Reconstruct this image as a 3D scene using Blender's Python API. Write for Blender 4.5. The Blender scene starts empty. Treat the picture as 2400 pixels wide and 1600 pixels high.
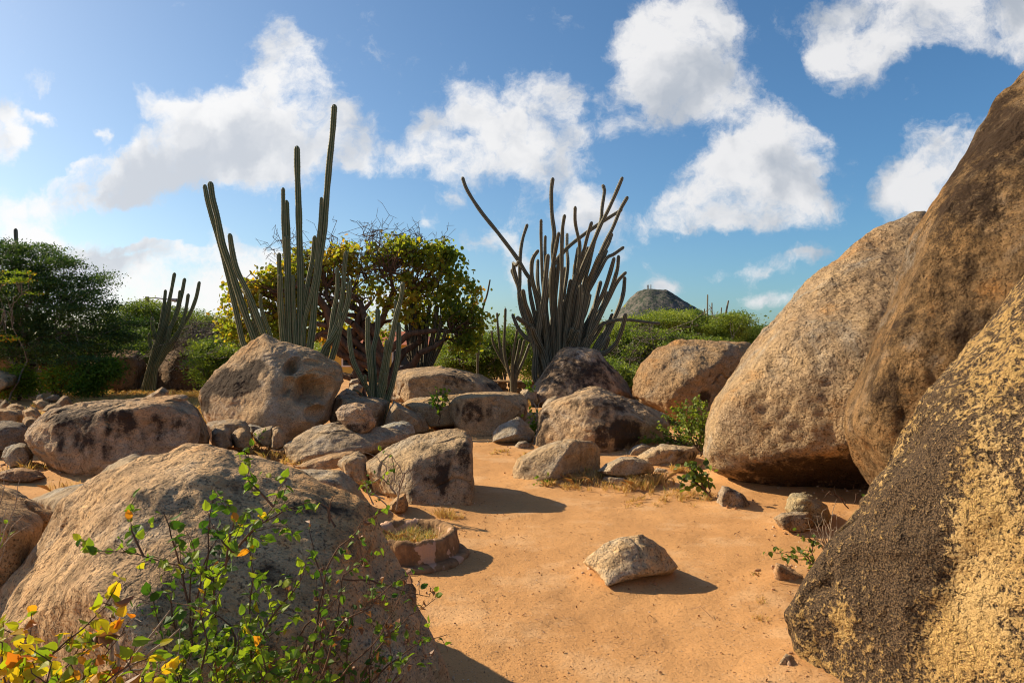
import bpy, bmesh, math, random
import numpy as np
from mathutils import Vector

S = bpy.context.scene
C = S.collection
random.seed(7)
RNG = np.random.default_rng(7)

# ------------------------------------------------------------------ camera
H = 1.7            # eye height, metres
F = 1600.0         # focal length in photo pixels (photo is 2400 x 1600)
cam_d = bpy.data.cameras.new("camera")
cam_d.sensor_width = 36.0
cam_d.lens = 24.0
cam_d.clip_end = 6000
cam_d.clip_start = 0.05
cam = bpy.data.objects.new("camera", cam_d)
cam.location = (0, 0, H)
cam.rotation_euler = (math.radians(90), 0, 0)
C.objects.link(cam)
S.camera = cam

def P(x, y, D):
    """photo pixel + distance -> metres in the world"""
    return np.array([(x - 1200.0) / F * D, D, H - (y - 800.0) / F * D])

def GD(y):
    """distance of the ground seen at photo row y"""
    return F * H / (y - 800.0)

# ------------------------------------------------------------------ sun, sky, exposure
SUN_EL = math.radians(31)
SUN_AZ = math.radians(-66)          # clockwise from +Y (north); sun is far left, a little beyond
to_sun = Vector((math.sin(SUN_AZ) * math.cos(SUN_EL), math.cos(SUN_AZ) * math.cos(SUN_EL), math.sin(SUN_EL)))
sun_d = bpy.data.lights.new("sun", 'SUN')
sun_d.energy = 5.0
sun_d.angle = math.radians(0.53)
sun_d.color = (1.0, 0.85, 0.60)
sun = bpy.data.objects.new("sun", sun_d)
sun.rotation_euler = to_sun.to_track_quat('Z', 'Y').to_euler()
C.objects.link(sun)
S.view_settings.view_transform = 'Standard'
S.view_settings.look = 'None'
S.cycles.filter_width = 1.1
S.view_settings.gamma = 1
S.view_settings.exposure = 0.64

class NT:
    """small node-tree helper"""
    def __init__(s, nt):
        s.nt = nt
    def n(s, typ, **kw):
        nd = s.nt.nodes.new(typ)
        for k, v in kw.items():
            if k.startswith('i_'):
                key = k[2:]
                key = int(key) if key.isdigit() else key.replace('_', ' ')
                s.put(nd.inputs[key], v)
            else:
                setattr(nd, k, v)
        return nd
    def put(s, sock, v):
        if isinstance(v, bpy.types.NodeSocket):
            s.nt.links.new(v, sock)
        elif isinstance(v, bpy.types.Node):
            s.nt.links.new(v.outputs[0], sock)
        else:
            sock.default_value = v
    def math(s, op, a, b=0.0, c=None, clamp=False):
        nd = s.nt.nodes.new('ShaderNodeMath'); nd.operation = op; nd.use_clamp = clamp
        s.put(nd.inputs[0], a); s.put(nd.inputs[1], b)
        if c is not None: s.put(nd.inputs[2], c)
        return nd.outputs[0]
    def vmath(s, op, a, b=None, out=0):
        nd = s.nt.nodes.new('ShaderNodeVectorMath'); nd.operation = op
        s.put(nd.inputs[0], a)
        if b is not None: s.put(nd.inputs[1], b)
        return nd.outputs[out]
    def ramp(s, v, a, b, lo=0.0, hi=1.0, smooth=True):
        nd = s.nt.nodes.new('ShaderNodeMapRange')
        nd.interpolation_type = 'SMOOTHSTEP' if smooth else 'LINEAR'
        s.put(nd.inputs[0], v); nd.inputs[1].default_value = a; nd.inputs[2].default_value = b
        nd.inputs[3].default_value = lo; nd.inputs[4].default_value = hi
        return nd.outputs[0]
    def mix(s, f, a, b, mode='MIX'):
        nd = s.nt.nodes.new('ShaderNodeMix'); nd.data_type = 'RGBA'; nd.blend_type = mode
        s.put(nd.inputs[0], f)
        def col(v): return v if not isinstance(v, tuple) or len(v) == 4 else (*v, 1)
        s.put(nd.inputs[6], col(a)); s.put(nd.inputs[7], col(b))
        return nd.outputs[2]
    def noise(s, vec, scale, detail=4, rough=0.55, dist=0.0, out=0, lac=2.0):
        nd = s.nt.nodes.new('ShaderNodeTexNoise')
        s.put(nd.inputs['Vector'], vec)
        nd.inputs['Scale'].default_value = scale; nd.inputs['Detail'].default_value = detail
        nd.inputs['Roughness'].default_value = rough; nd.inputs['Distortion'].default_value = dist
        nd.inputs['Lacunarity'].default_value = lac
        return nd.outputs[out]

# world: Nishita sky, procedural clouds placed by direction
world = bpy.data.worlds.new("World")
S.world = world
world.use_nodes = True
wt = world.node_tree
wt.nodes.clear()
W = NT(wt)
sky = W.n('ShaderNodeTexSky', sky_type='NISHITA', sun_disc=False)
sky.sun_elevation = SUN_EL
sky.sun_rotation = SUN_AZ
sky.air_density = 1.0
sky.dust_density = 0.8
sky.ozone_density = 2.5
tc = W.n('ShaderNodeTexCoord')
sep = W.n('ShaderNodeSeparateXYZ'); W.put(sep.inputs[0], tc.outputs['Generated'])
ay = W.math('MAXIMUM', W.math('ABSOLUTE', sep.outputs[1]), 0.02)
u = W.math('DIVIDE', sep.outputs[0], ay)
v = W.math('DIVIDE', sep.outputs[2], ay)
uv = W.n('ShaderNodeCombineXYZ', i_0=u, i_1=v)
# ragged edges: warp the lookup with noise
wn = W.noise(uv.outputs[0], 4.0, 2, 0.6, out=1)
wn2 = W.noise(uv.outputs[0], 17.0, 4, 0.65, out=1)
warp = W.vmath('MULTIPLY', W.vmath('SUBTRACT', wn, (0.5, 0.5, 0.5)), (0.11, 0.08, 0.0))
warp = W.vmath('ADD', warp, W.vmath('MULTIPLY', W.vmath('SUBTRACT', wn2, (0.5, 0.5, 0.5)), (0.05, 0.045, 0.0)))
uvw = W.vmath('ADD', uv.outputs[0], warp)
CL = [  # x, y, rx, ry, rotation, strength   (tangent-plane coordinates of the sky, photo pixels)
 (650,80,62,55,0,1),(668,160,95,85,0,1.1),(690,240,120,95,0,1.2),(600,310,165,90,0,1.1),(480,315,165,100,0,1.15),
 (560,390,160,75,0,1),(710,350,130,85,0,.9),(400,262,80,42,-20,.75),(285,425,150,65,10,1.2),(215,440,110,45,0,1.1),(180,400,60,50,0,.6),(350,375,85,65,0,.85),
 (830,335,100,80,0,.95),(890,400,90,55,0,.9),
 (1000,310,55,80,0,.8),(1015,390,120,60,0,.85),(1100,240,90,80,0,.75),(1190,300,160,115,0,1.05),(1290,230,120,90,0,.95),
 (1140,390,130,55,0,.8),(1350,340,110,70,0,.7),(1060,170,60,60,0,.3),
 (1500,90,110,100,0,1),(1600,130,160,135,0,1.15),(1640,40,90,80,0,.8),(1710,215,100,75,0,.85),(1550,240,140,95,0,.85),(1470,320,100,50,0,.5),
 (1790,335,130,90,0,1.2),(1850,410,150,110,0,1.3),(1700,470,160,80,0,1.2),(1610,515,120,50,0,1.0),(1830,500,140,60,0,1.0),(1910,330,60,60,0,.6),(1640,390,90,70,0,.5),
 (2080,45,240,110,0,1.5),(2010,140,110,75,0,1.1),(2300,30,200,90,0,1.2),(2370,110,130,70,0,.8),
 (2200,380,130,85,25,1.2),(2140,450,120,80,0,1.0),
 (1370,450,95,75,0,.8),(1410,520,110,70,0,.75),(1290,410,60,60,0,.6),
 (1190,520,110,60,0,.55),(1130,565,70,45,0,.6),(1205,640,60,75,0,.75),(1060,470,40,30,0,.4),(985,515,40,25,0,.5),
 (1790,632,160,30,4,.8),(1880,600,70,26,0,.5),(1530,665,60,34,0,.6),(1790,695,60,38,0,.55),(1860,700,50,34,0,.45),
 (10,305,62,75,0,1),(25,350,50,50,0,.7),(95,287,26,18,0,.7),(222,325,38,32,-30,.72),(70,470,115,52,0,1.05),
 (100,590,170,50,0,1.4),(30,555,80,50,0,1.2),(372,578,100,13,0,.85),(540,548,52,42,0,.8),(300,655,220,70,0,1.5),
 (440,680,190,80,0,1.5),(520,650,150,65,0,1.3),(620,610,100,55,0,.9),(540,588,140,22,0,.7),(160,660,200,60,0,1.3),(700,690,260,50,0,.7),(920,700,260,40,0,.5),
]
field = None
for (cx, cy, rx, ry, rot, st) in CL:
    st = st * (1.35 if rx < 75 else 1.1) * (1.25 if ry < 40 else 1.0)
    mp = W.n('ShaderNodeMapping', vector_type='TEXTURE')
    mp.inputs['Location'].default_value = ((cx - 1200) / F, -(cy - 800) / F, 0)
    mp.inputs['Rotation'].default_value = (0, 0, math.radians(rot))
    k = 1.28
    mp.inputs['Scale'].default_value = (rx / F * k, ry / F * k, 1)
    W.put(mp.inputs[0], uvw)
    g = W.n('ShaderNodeTexGradient', gradient_type='SPHERICAL'); W.put(g.inputs[0], mp.outputs[0])
    if st != 1 or field is None:
        val = W.math('MULTIPLY_ADD', g.outputs[1], st, field if field is not None else 0.0)
    else:
        val = W.math('ADD', field, g.outputs[1])
    field = val
field = W.math('MINIMUM', field, 1.0)
n1 = W.noise(uvw, 6.0, 12, 0.68, 0.12)
n3 = W.noise(uv.outputs[0], 30.0, 6, 0.62)
sh = W.vmath('ADD', uvw, (-0.035, 0.050, 0.0))
ns = W.noise(uvw, 5.0, 5, 0.50)
n2 = W.noise(sh, 5.0, 5, 0.50)
dens = W.math('ADD', W.math('MULTIPLY', field, 1.0), W.math('MULTIPLY', W.math('SUBTRACT', n1, 0.5), 3.5))
dens = W.math('ADD', dens, W.math('MULTIPLY', W.math('SUBTRACT', n3, 0.5), 0.75))
alpha = W.ramp(dens, 0.26, 1.12)
# brighter where the cloud thins towards the sun, greyer in its depth
lit = W.math('ADD', W.math('MULTIPLY', W.math('SUBTRACT', ns, n2), 2.6), W.ramp(dens, 0.4, 1.8, 0.78, 0.74), clamp=True)
hx = W.ramp(u, -0.8, 0.7, 1.0, 0.0)
white = W.mix(hx, (7.6, 7.55, 7.6), (8.9, 8.85, 8.8))
grey = W.mix(hx, (4.0, 4.4, 5.0), (5.8, 6.1, 6.6))
ccol = W.mix(W.ramp(lit, 0.35, 0.95), grey, white)
skyt = W.mix(1.0, sky.outputs[0], W.mix(hx, (0.62, 0.96, 1.16), (1.0, 1.08, 1.12)), 'MULTIPLY')
out = W.mix(W.math('MULTIPLY', alpha, 0.96), skyt, ccol)
bg = W.n('ShaderNodeBackground', i_0=out); bg.inputs[1].default_value = 0.072
wo = W.n('ShaderNodeOutputWorld', i_0=bg)

# ------------------------------------------------------------------ object helpers
def tag(o, label=None, cat=None, group=None, kind=None):
    if label: o['label'] = label
    if cat: o['category'] = cat
    if group: o['group'] = group
    if kind: o['kind'] = kind
    return o

def mesh_np(name, V, faces, mat, parent=None, loc=None, smooth=True, attrs=None, mats=None, midx=None):
    """V: (n,3); faces: list of (k,m) int arrays with equal corners each"""
    V = np.asarray(V, dtype=np.float32)
    if loc is not None:
        V = V - np.asarray(loc, dtype=np.float32)
    me = bpy.data.meshes.new(name)
    if isinstance(faces, np.ndarray): faces = [faces]
    loops = np.concatenate([f.reshape(-1) for f in faces]).astype(np.int32)
    tot = np.concatenate([np.full(len(f), f.shape[1], dtype=np.int32) for f in faces])
    start = np.concatenate([[0], np.cumsum(tot)[:-1]]).astype(np.int32)
    me.vertices.add(len(V)); me.vertices.foreach_set('co', V.reshape(-1))
    me.loops.add(len(loops)); me.loops.foreach_set('vertex_index', loops)
    me.polygons.add(len(tot)); me.polygons.foreach_set('loop_start', start)
    me.polygons.foreach_set('loop_total', tot)
    for m in (mats or [mat]): me.materials.append(m)
    if midx is not None: me.polygons.foreach_set('material_index', midx.astype(np.int32))
    me.update(calc_edges=True)
    me.polygons.foreach_set('use_smooth', np.full(len(tot), smooth, dtype=bool))
    for k, a in (attrs or {}).items():
        at = me.attributes.new(k, 'FLOAT', 'POINT')
        at.data.foreach_set('value', a.astype(np.float32))
    me.validate()
    o = bpy.data.objects.new(name, me)
    C.objects.link(o)
    if parent is not None:
        o.parent = parent
        if loc is not None:
            o.location = Vector(loc) - parent.location
    elif loc is not None:
        o.location = loc
    return o

def empty(name, loc):
    o = bpy.data.objects.new(name, None)
    o.location = loc
    o.empty_display_size = 0.1
    C.objects.link(o)
    return o

# vectorised gradient noise
_perm = RNG.permutation(256).astype(np.int64); _perm = np.concatenate([_perm, _perm])
_grad = RNG.normal(size=(256, 3)); _grad /= np.linalg.norm(_grad, axis=1)[:, None]
def pn(p):
    p = np.asarray(p, dtype=np.float64)
    i = np.floor(p).astype(np.int64); f = p - i
    u_ = f * f * f * (f * (f * 6 - 15) + 10)
    i &= 255
    r = 0
    for dx in (0, 1):
        for dy in (0, 1):
            for dz in (0, 1):
                h = _perm[(_perm[(_perm[(i[:, 0] + dx) & 255] + i[:, 1] + dy) & 255] + i[:, 2] + dz) & 255]
                g = _grad[h]
                d = g[:, 0] * (f[:, 0] - dx) + g[:, 1] * (f[:, 1] - dy) + g[:, 2] * (f[:, 2] - dz)
                w = (u_[:, 0] if dx else 1 - u_[:, 0]) * (u_[:, 1] if dy else 1 - u_[:, 1]) * (u_[:, 2] if dz else 1 - u_[:, 2])
                r = r + w * d
    return r * 1.6
def fbm(p, o=4, g=0.5):
    a, s, r = 1.0, 1.0, 0
    for k in range(o):
        r = r + a * pn(p * s + 17.3 * k); a *= g; s *= 2.03
    return r

# ------------------------------------------------------------------ materials
def newmat(name):
    m = bpy.data.materials.new(name); m.use_nodes = True
    m.node_tree.nodes.clear()
    return m, NT(m.node_tree)

def finish(m, T, col, rough, normal=None, spec=0.25):
    b = T.n('ShaderNodeBsdfPrincipled')
    T.put(b.inputs['Base Color'], col); T.put(b.inputs['Roughness'], rough)
    b.inputs['Specular IOR Level'].default_value = spec
    if normal is not None: T.put(b.inputs['Normal'], normal)
    T.n('ShaderNodeOutputMaterial', i_0=b)
    return m

def bump(T, h, strength, dist, normal=None):
    b = T.n('ShaderNodeBump'); b.inputs['Strength'].default_value = strength
    b.inputs['Distance'].default_value = dist
    T.put(b.inputs['Height'], h)
    if normal is not None: T.put(b.inputs['Normal'], normal)
    return b.outputs[0]

def rock_mat(name, base, base2, dark, speck=55.0, fleck=0.5, bumpk=1.0, grain=None, darksoft=.5, bright=None, plate=2.6):
    m, T = newmat(name)
    co = T.n('ShaderNodeTexCoord').outputs['Object']
    at = T.n('ShaderNodeAttribute', attribute_name='stain').outputs['Fac']
    oi = T.n('ShaderNodeObjectInfo').outputs['Color']
    big = T.noise(co, 1.7, 5, 0.6, 0.3)
    mid = T.noise(co, 9.0, 6, 0.65)
    fine = T.noise(co, speck, 5, 0.7)
    spk = T.n('ShaderNodeTexVoronoi', feature='F1'); T.put(spk.inputs['Vector'], co); spk.inputs['Scale'].default_value = speck * 1.9
    col = T.mix(T.ramp(big, 0.36, 0.64), base, base2)
    var = T.noise(T.vmath('ADD', co, (5.2, 1.3, 8.1)), 1.25, 6, 0.68, 0.5)
    lum = sum(base) / 3
    col = T.mix(T.ramp(var, 0.50, 0.66, 0.0, 0.75), col, (lum * 1.12, lum * 1.00, lum * 0.86))      # bleached grey crust
    col = T.mix(T.ramp(var, 0.46, 0.33, 0.0, 0.65), col, (base[0] * .98, base[1] * .76, base[2] * .50))  # iron stained
    col = T.mix(T.ramp(mid, 0.42, 0.70, 0.0, 0.60), col, tuple(c * 0.50 for c in base))
    col = T.mix(T.ramp(mid, 0.44, 0.30, 0.0, 0.45), col, tuple(min(1, c * 1.35) for c in base))
    # mineral grains: pale feldspar, dark mica
    col = T.mix(T.ramp(fine, 0.56, 0.70, 0.0, fleck), col, tuple(min(1, c * 1.75) for c in base))
    col = T.mix(T.ramp(fine, 0.44, 0.30, 0.0, fleck * 1.1), col, tuple(c * 0.22 for c in base))
    cv = T.n('ShaderNodeSeparateColor'); T.put(cv.inputs[0], spk.outputs['Color'])
    col = T.mix(T.ramp(cv.outputs[0], 0.86, 0.9, 0.0, fleck * 0.9), col, dark)
    # desert varnish and lichen: dark stain with ragged edge and runs down the face
    st = T.vmath('MULTIPLY', co, (7.0, 7.0, 1.1))
    runs = T.noise(st, 1.0, 5, 0.6)
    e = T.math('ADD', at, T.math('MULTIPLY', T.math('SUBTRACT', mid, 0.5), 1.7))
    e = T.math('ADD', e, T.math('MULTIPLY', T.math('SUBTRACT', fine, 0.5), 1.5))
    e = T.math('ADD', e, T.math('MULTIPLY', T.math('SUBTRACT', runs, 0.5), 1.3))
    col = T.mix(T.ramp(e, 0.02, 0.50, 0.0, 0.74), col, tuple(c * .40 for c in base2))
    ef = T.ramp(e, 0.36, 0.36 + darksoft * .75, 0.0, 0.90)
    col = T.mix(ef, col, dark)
    if bright is not None:  # golden lichen flecks over the varnish
        lf = T.noise(T.vmath('ADD', co, (3.1, 7.7, 1.3)), speck * .55, 4, 0.6)
        lm = T.noise(co, 2.3, 3, 0.5)
        col = T.mix(T.ramp(T.math('ADD', lf, T.math('MULTIPLY', T.math('SUBTRACT', lm, .5), .35)), 0.54, 0.60, 0, .9), col, bright)
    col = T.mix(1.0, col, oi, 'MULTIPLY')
    # a few hairline joints and flaking plates
    cr = T.n('ShaderNodeTexVoronoi', feature='DISTANCE_TO_EDGE')
    wob = T.vmath('ADD', T.vmath('MULTIPLY', co, (1.0, 1.0, .55)), T.vmath('MULTIPLY', T.noise(co, 2.2, 4, 0.65, out=1), (0.7, 0.7, 0.7)))
    T.put(cr.inputs['Vector'], wob); cr.inputs['Scale'].default_value = 1.15
    crk = T.ramp(cr.outputs[0], 0.0, 0.008)
    crkm = T.math('MAXIMUM', crk, T.ramp(big, 0.36, 0.44))
    col = T.mix(T.math('MULTIPLY', T.math('SUBTRACT', 1.0, crkm), .7), col, tuple(c * 0.6 for c in dark))
    g = grain or speck * .55
    nb = T.noise(co, g * .28, 5, 0.62)
    vb = T.noise(co, g, 4, 0.7)
    pl = T.math('FRACT', T.math('MULTIPLY', T.noise(T.vmath('MULTIPLY', co, (1, 1, 1.5)), plate, 4, 0.55), 5.0))
    n0 = bump(T, crkm, 0.5, 0.01)
    n0 = bump(T, pl, .75 * bumpk, 0.022, n0)
    n1_ = bump(T, nb, 1.0 * bumpk, 0.08, n0)
    n2_ = bump(T, vb, 1.0 * bumpk, 0.020, n1_)
    return finish(m, T, col, 0.9, n2_, 0.12)

M = {}
M['granite'] = rock_mat('granite', (0.55, 0.39, 0.235), (0.42, 0.305, 0.20), (0.042, 0.029, 0.023), 60, 0.66, 1.0)
M['granite_far'] = rock_mat('granite_far', (0.46, 0.31, 0.17), (0.38, 0.26, 0.155), (0.050, 0.036, 0.030), 26, 0.5, 1.2, grain=18)
M['giant'] = rock_mat('giant_granite', (0.52, 0.355, 0.205), (0.40, 0.28, 0.18), (0.060, 0.037, 0.024), 34, 0.62, 1.7, grain=22, plate=3.4)
M['brown'] = rock_mat('brown_granite', (0.32, 0.195, 0.090), (0.20, 0.128, 0.066), (0.045, 0.028, 0.018), 42, 0.7, 1.4, grain=30)

def gold_mat():
    m, T = newmat('gold_granite')
    co = T.n('ShaderNodeTexCoord').outputs['Object']
    at = T.n('ShaderNodeAttribute', attribute_name='stain').outputs['Fac']
    big = T.noise(co, 2.2, 4, .6); g = T.noise(co, 40, 3, .6); g2 = T.noise(co, 120, 3, .6); g3 = T.noise(co, 14, 4, .6)
    v = T.math('ADD', T.math('ADD', g, T.math('MULTIPLY', T.math('SUBTRACT', g2, .5), .45)), T.math('MULTIPLY', T.math('SUBTRACT', g3, .5), .55))
    t = T.math('ADD', T.math('MULTIPLY', at, .19), T.math('MULTIPLY', T.math('SUBTRACT', big, .5), .42))
    f = T.ramp(T.math('SUBTRACT', v, t), .44, .60)
    gold = T.mix(T.ramp(g2, .35, .65), (0.62, 0.40, 0.14), (0.36, 0.21, 0.08))
    gold = T.mix(T.ramp(big, .45, .65), gold, (0.58, 0.38, 0.16))
    dk = T.mix(T.ramp(g2, .36, .66), (0.032, 0.020, 0.013), (0.19, 0.118, 0.062))
    col = T.mix(f, dk, gold)
    n0 = bump(T, g3, 1.0, .07)
    n1 = bump(T, v, 1.0, .030, n0)
    return finish(m, T, col, .85, n1, .2)
M['gold'] = gold_mat()

def simple(name, c1, c2, scale=8, rough=0.85, b=0.3, bd=0.01, sc=None):
    m, T = newmat(name)
    co = T.n('ShaderNodeTexCoord').outputs['Object']
    n = T.noise(T.vmath('MULTIPLY', co, sc) if sc else co, scale, 5, 0.65)
    col = T.mix(T.ramp(n, 0.35, 0.65), c1, c2)
    return finish(m, T, col, rough, bump(T, n, b, bd))

M['bark'] = simple('bark', (0.16, 0.085, 0.05), (0.07, 0.04, 0.025), 14, sc=(1, 1, .3), b=.8, bd=.02)
M['greybark'] = simple('grey_bark', (0.24, 0.20, 0.16), (0.11, 0.085, 0.065), 18, b=.5)
M['palebark'] = simple('pale_twig', (0.42, 0.33, 0.24), (0.20, 0.14, 0.10), 40, b=.3)
M['pole'] = simple('weathered_pole', (0.12, 0.10, 0.08), (0.07, 0.06, 0.05), 20)
M['steel'] = simple('steel', (0.25, 0.25, 0.26), (0.18, 0.18, 0.19), 20, rough=.5)
M['house'] = simple('yellow_plaster', (0.75, 0.50, 0.11), (0.68, 0.44, 0.09), 3)
M['roof'] = simple('roof_tile', (0.42, 0.13, 0.06), (0.30, 0.09, 0.05), 12)
M['white'] = simple('white_paint', (0.75, 0.72, 0.68), (0.65, 0.62, 0.58), 9)
M['glass'] = simple('dark_glass', (0.03, 0.04, 0.05), (0.02, 0.03, 0.04), 3, rough=.15, b=0)
M['spine'] = simple('spine', (0.46, 0.38, 0.27), (0.30, 0.24, 0.16), 30)

def leaf_mat(name, stops, trans=0.5, rough=0.55):
    m, T = newmat(name)
    at = T.n('ShaderNodeAttribute', attribute_name='tone').outputs['Fac']
    cr = T.n('ShaderNodeValToRGB')
    el = cr.color_ramp.elements
    while len(el) < len(stops): el.new(0.5)
    for e, (p, c) in zip(el, stops):
        e.position = p; e.color = (*c, 1)
    T.put(cr.inputs[0], at)
    b = T.n('ShaderNodeBsdfPrincipled'); T.put(b.inputs['Base Color'], cr.outputs[0])
    b.inputs['Roughness'].default_value = rough; b.inputs['Specular IOR Level'].default_value = .35
    t = T.n('ShaderNodeBsdfTranslucent')
    T.put(t.inputs[0], T.mix(1.0, cr.outputs[0], (1.35, 1.35, .6), 'MULTIPLY'))
    mx = T.n('ShaderNodeMixShader'); mx.inputs[0].default_value = trans
    T.put(mx.inputs[1], b.outputs[0]); T.put(mx.inputs[2], t.outputs[0])
    T.n('ShaderNodeOutputMaterial', i_0=mx.outputs[0])
    return m
M['lf_acacia'] = leaf_mat('acacia_leaf', [(0, (0.025, 0.055, 0.018)), (.6, (0.05, 0.10, 0.022)), (1, (0.14, 0.22, 0.03))], .35)
M['lf_scrub'] = leaf_mat('scrub_leaf', [(0, (0.05, 0.085, 0.02)), (.5, (0.13, 0.19, 0.03)), (1, (0.28, 0.32, 0.05))], .42)
M['lf_tree'] = leaf_mat('round_leaf', [(0, (0.08, 0.13, 0.018)), (.35, (0.20, 0.245, 0.03)), (.6, (0.31, 0.30, 0.035)), (.84, (0.47, 0.28, 0.03)), (1, (0.34, 0.13, 0.02))], .60)
M['lf_bush'] = leaf_mat('bush_leaf', [(0, (0.04, 0.10, 0.012)), (.5, (0.13, 0.22, 0.02)), (.93, (0.27, 0.34, 0.03)), (.97, (0.55, 0.36, 0.02)), (1, (0.5, 0.2, 0.02))], .5)
M['lf_gold'] = leaf_mat('autumn_leaf', [(0, (0.12, 0.22, 0.02)), (.4, (0.28, 0.34, 0.02)), (.7, (0.60, 0.42, 0.02)), (.85, (0.6, 0.20, 0.02)), (1, (0.30, 0.08, 0.02))], .5)
M['lf_dry'] = leaf_mat('dried_leaf', [(0, (0.12, 0.05, 0.025)), (1, (0.28, 0.12, 0.05))], .25)
M['lf_grass'] = leaf_mat('dry_grass', [(0, (0.42, 0.23, 0.09)), (.7, (0.62, 0.42, 0.18)), (.93, (0.60, 0.48, 0.22)), (1, (0.22, 0.26, 0.06))], .3)

def cactus_mat(name, c1, c2, c3, woody=0.0):
    m, T = newmat(name)
    co = T.n('ShaderNodeTexCoord').outputs['Object']
    rb = T.n('ShaderNodeAttribute', attribute_name='rib').outputs['Fac']
    wd = T.n('ShaderNodeAttribute', attribute_name='wood').outputs['Fac']
    n = T.noise(co, 7, 5, .65)
    col = T.mix(T.ramp(n, .35, .65), c1, c2)
    w = T.math('ADD', wd, T.math('MULTIPLY', T.math('SUBTRACT', n, .5), 1.2))
    col = T.mix(T.ramp(w, .35, .75, 0, .9), col, c3)
    col = T.mix(T.ramp(rb, .70, 1.0, 0, .75), col, (0.42, 0.36, 0.25))
    col = T.mix(T.ramp(rb, .35, .0, 0, .6), col, tuple(c * .4 for c in c1))   # shade painted into rib grooves; line above: areole rows plus painted highlight
    return finish(m, T, col, .6, bump(T, T.noise(co, 60, 3, .6), .35, .006), .3)
M['cactus'] = cactus_mat('cactus_skin', (0.075, 0.105, 0.045), (0.120, 0.145, 0.065), (0.24, 0.18, 0.11))
M['cactus_old'] = cactus_mat('old_cactus_skin', (0.085, 0.080, 0.048), (0.125, 0.100, 0.062), (0.27, 0.175, 0.10))
M['cactus_shaded'] = cactus_mat('shaded_cactus_skin', (0.035, 0.034, 0.022), (0.050, 0.042, 0.028), (0.10, 0.065, 0.040))  # skin darkened to paint in the shade under the tree
# ------------------------------------------------------------------ ground
def smoothstep(x, a, b):
    t = np.clip((x - a) / (b - a), 0, 1); return t * t * (3 - 2 * t)

CONTACT = np.zeros((760, 560))     # where boulders meet the soil, 5 cm cells from (-16, 1)
def blur(a, s):
    k = np.exp(-.5 * (np.arange(-3 * s, 3 * s + 1) / s) ** 2); k /= k.sum()
    a = np.apply_along_axis(lambda v: np.convolve(v, k, 'same'), 0, a)
    return np.apply_along_axis(lambda v: np.convolve(v, k, 'same'), 1, a)
BANK = None
def bank(x, y):
    if BANK is None: return 0 * x
    i = np.clip((x + 16) / .05, 0, 758); j = np.clip((y - 1) / .05, 0, 558)
    i0, j0 = i.astype(int), j.astype(int); a, b = i - i0, j - j0
    return (BANK[i0, j0] * (1 - a) * (1 - b) + BANK[i0 + 1, j0] * a * (1 - b) + BANK[i0, j0 + 1] * (1 - a) * b + BANK[i0 + 1, j0 + 1] * a * b)
def ground_z(x, y):
    p = np.stack([x, y, np.zeros_like(x)], 1)
    near = 1 - smoothstep(y, 14, 60)
    r = np.hypot(x - 0.3, y - 4)
    return bank(x, y) + 0.022 * fbm(p * 0.45, 3) * near + 0.012 * fbm(p * 2.6, 3) * (1 - smoothstep(r, 8, 16)) + 0.0035 * fbm(p * 14, 2) * (1 - smoothstep(r, 5, 9))

def build_ground():
    def axis(a, n, k):
        t = np.linspace(-1, 1, n)
        return np.sinh(t * k) / np.sinh(k) * a
    xs = axis(3000, 621, 8.2) + 0.2
    ys = np.concatenate([np.linspace(-6, 1.2, 20)[:-1], 1.2 + (np.exp(np.linspace(0, 7.6, 620)) - 1) * (3000 / (math.exp(7.6) - 1))])
    X, Y = np.meshgrid(xs, ys)
    x, y = X.ravel(), Y.ravel()
    z = ground_z(x, y)
    nx, ny = len(xs), len(ys)
    i = np.arange(ny - 1)[:, None] * nx + np.arange(nx - 1)[None, :]
    i = i.ravel()
    f = np.stack([i, i + 1, i + 1 + nx, i + nx], 1)
    m, T = newmat('sand')
    co = T.n('ShaderNodeTexCoord').outputs['Object']
    big = T.noise(co, .7, 5, .6); mid = T.noise(co, 6, 5, .6); fine = T.noise(co, 42, 5, .75); grit = T.noise(co, 110, 3, .7)
    col = T.mix(T.ramp(big, .35, .65), (0.585, 0.308, 0.124), (0.50, 0.256, 0.100))
    col = T.mix(T.ramp(T.noise(co, 1.6, 5, .65), .50, .64, 0, .55), col, (0.64, 0.39, 0.20))
    col = T.mix(T.ramp(fine, .44, .32, 0, .75), col, (0.24, 0.125, 0.06))
    col = T.mix(T.ramp(fine, .62, .74, 0, .5), col, (0.72, 0.50, 0.30))
    col = T.mix(T.ramp(grit, .42, .30, 0, .8), col, (0.13, 0.08, 0.05))
    col = T.mix(T.ramp(grit, .62, .72, 0, .6), col, (0.72, 0.52, 0.34))
    n0 = bump(T, mid, .5, .03); n1_ = bump(T, fine, .8, .010, n0); n2_ = bump(T, grit, .5, .004, n1_)
    finish(m, T, col, .95, n2_, .1)
    o = mesh_np('ground', np.stack([x, y, z], 1), f, m)
    tag(o, kind='structure')
# ------------------------------------------------------------------ boulders
_ico = {}
def ico(sub):
    if sub not in _ico:
        bm = bmesh.new(); bmesh.ops.create_icosphere(bm, subdivisions=sub, radius=1)
        V = np.array([v.co[:] for v in bm.verts]); Fc = np.array([[v.index for v in f.verts] for f in bm.faces]); bm.free()
        _ico[sub] = (V / np.linalg.norm(V, axis=1)[:, None], Fc)
    return _ico[sub]

def hull_planes(pts):
    bm = bmesh.new()
    for p in pts: bm.verts.new(p)
    r = bmesh.ops.convex_hull(bm, input=bm.verts)
    N, O, A = [], [], []
    for f in bm.faces:
        f.normal_update()
        if f.calc_area() > 1e-8:
            N.append(f.normal[:]); O.append(f.verts[0].co[:]); A.append(f.calc_area())
    bm.free()
    return np.array(N), np.array(O), np.array(A)

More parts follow.
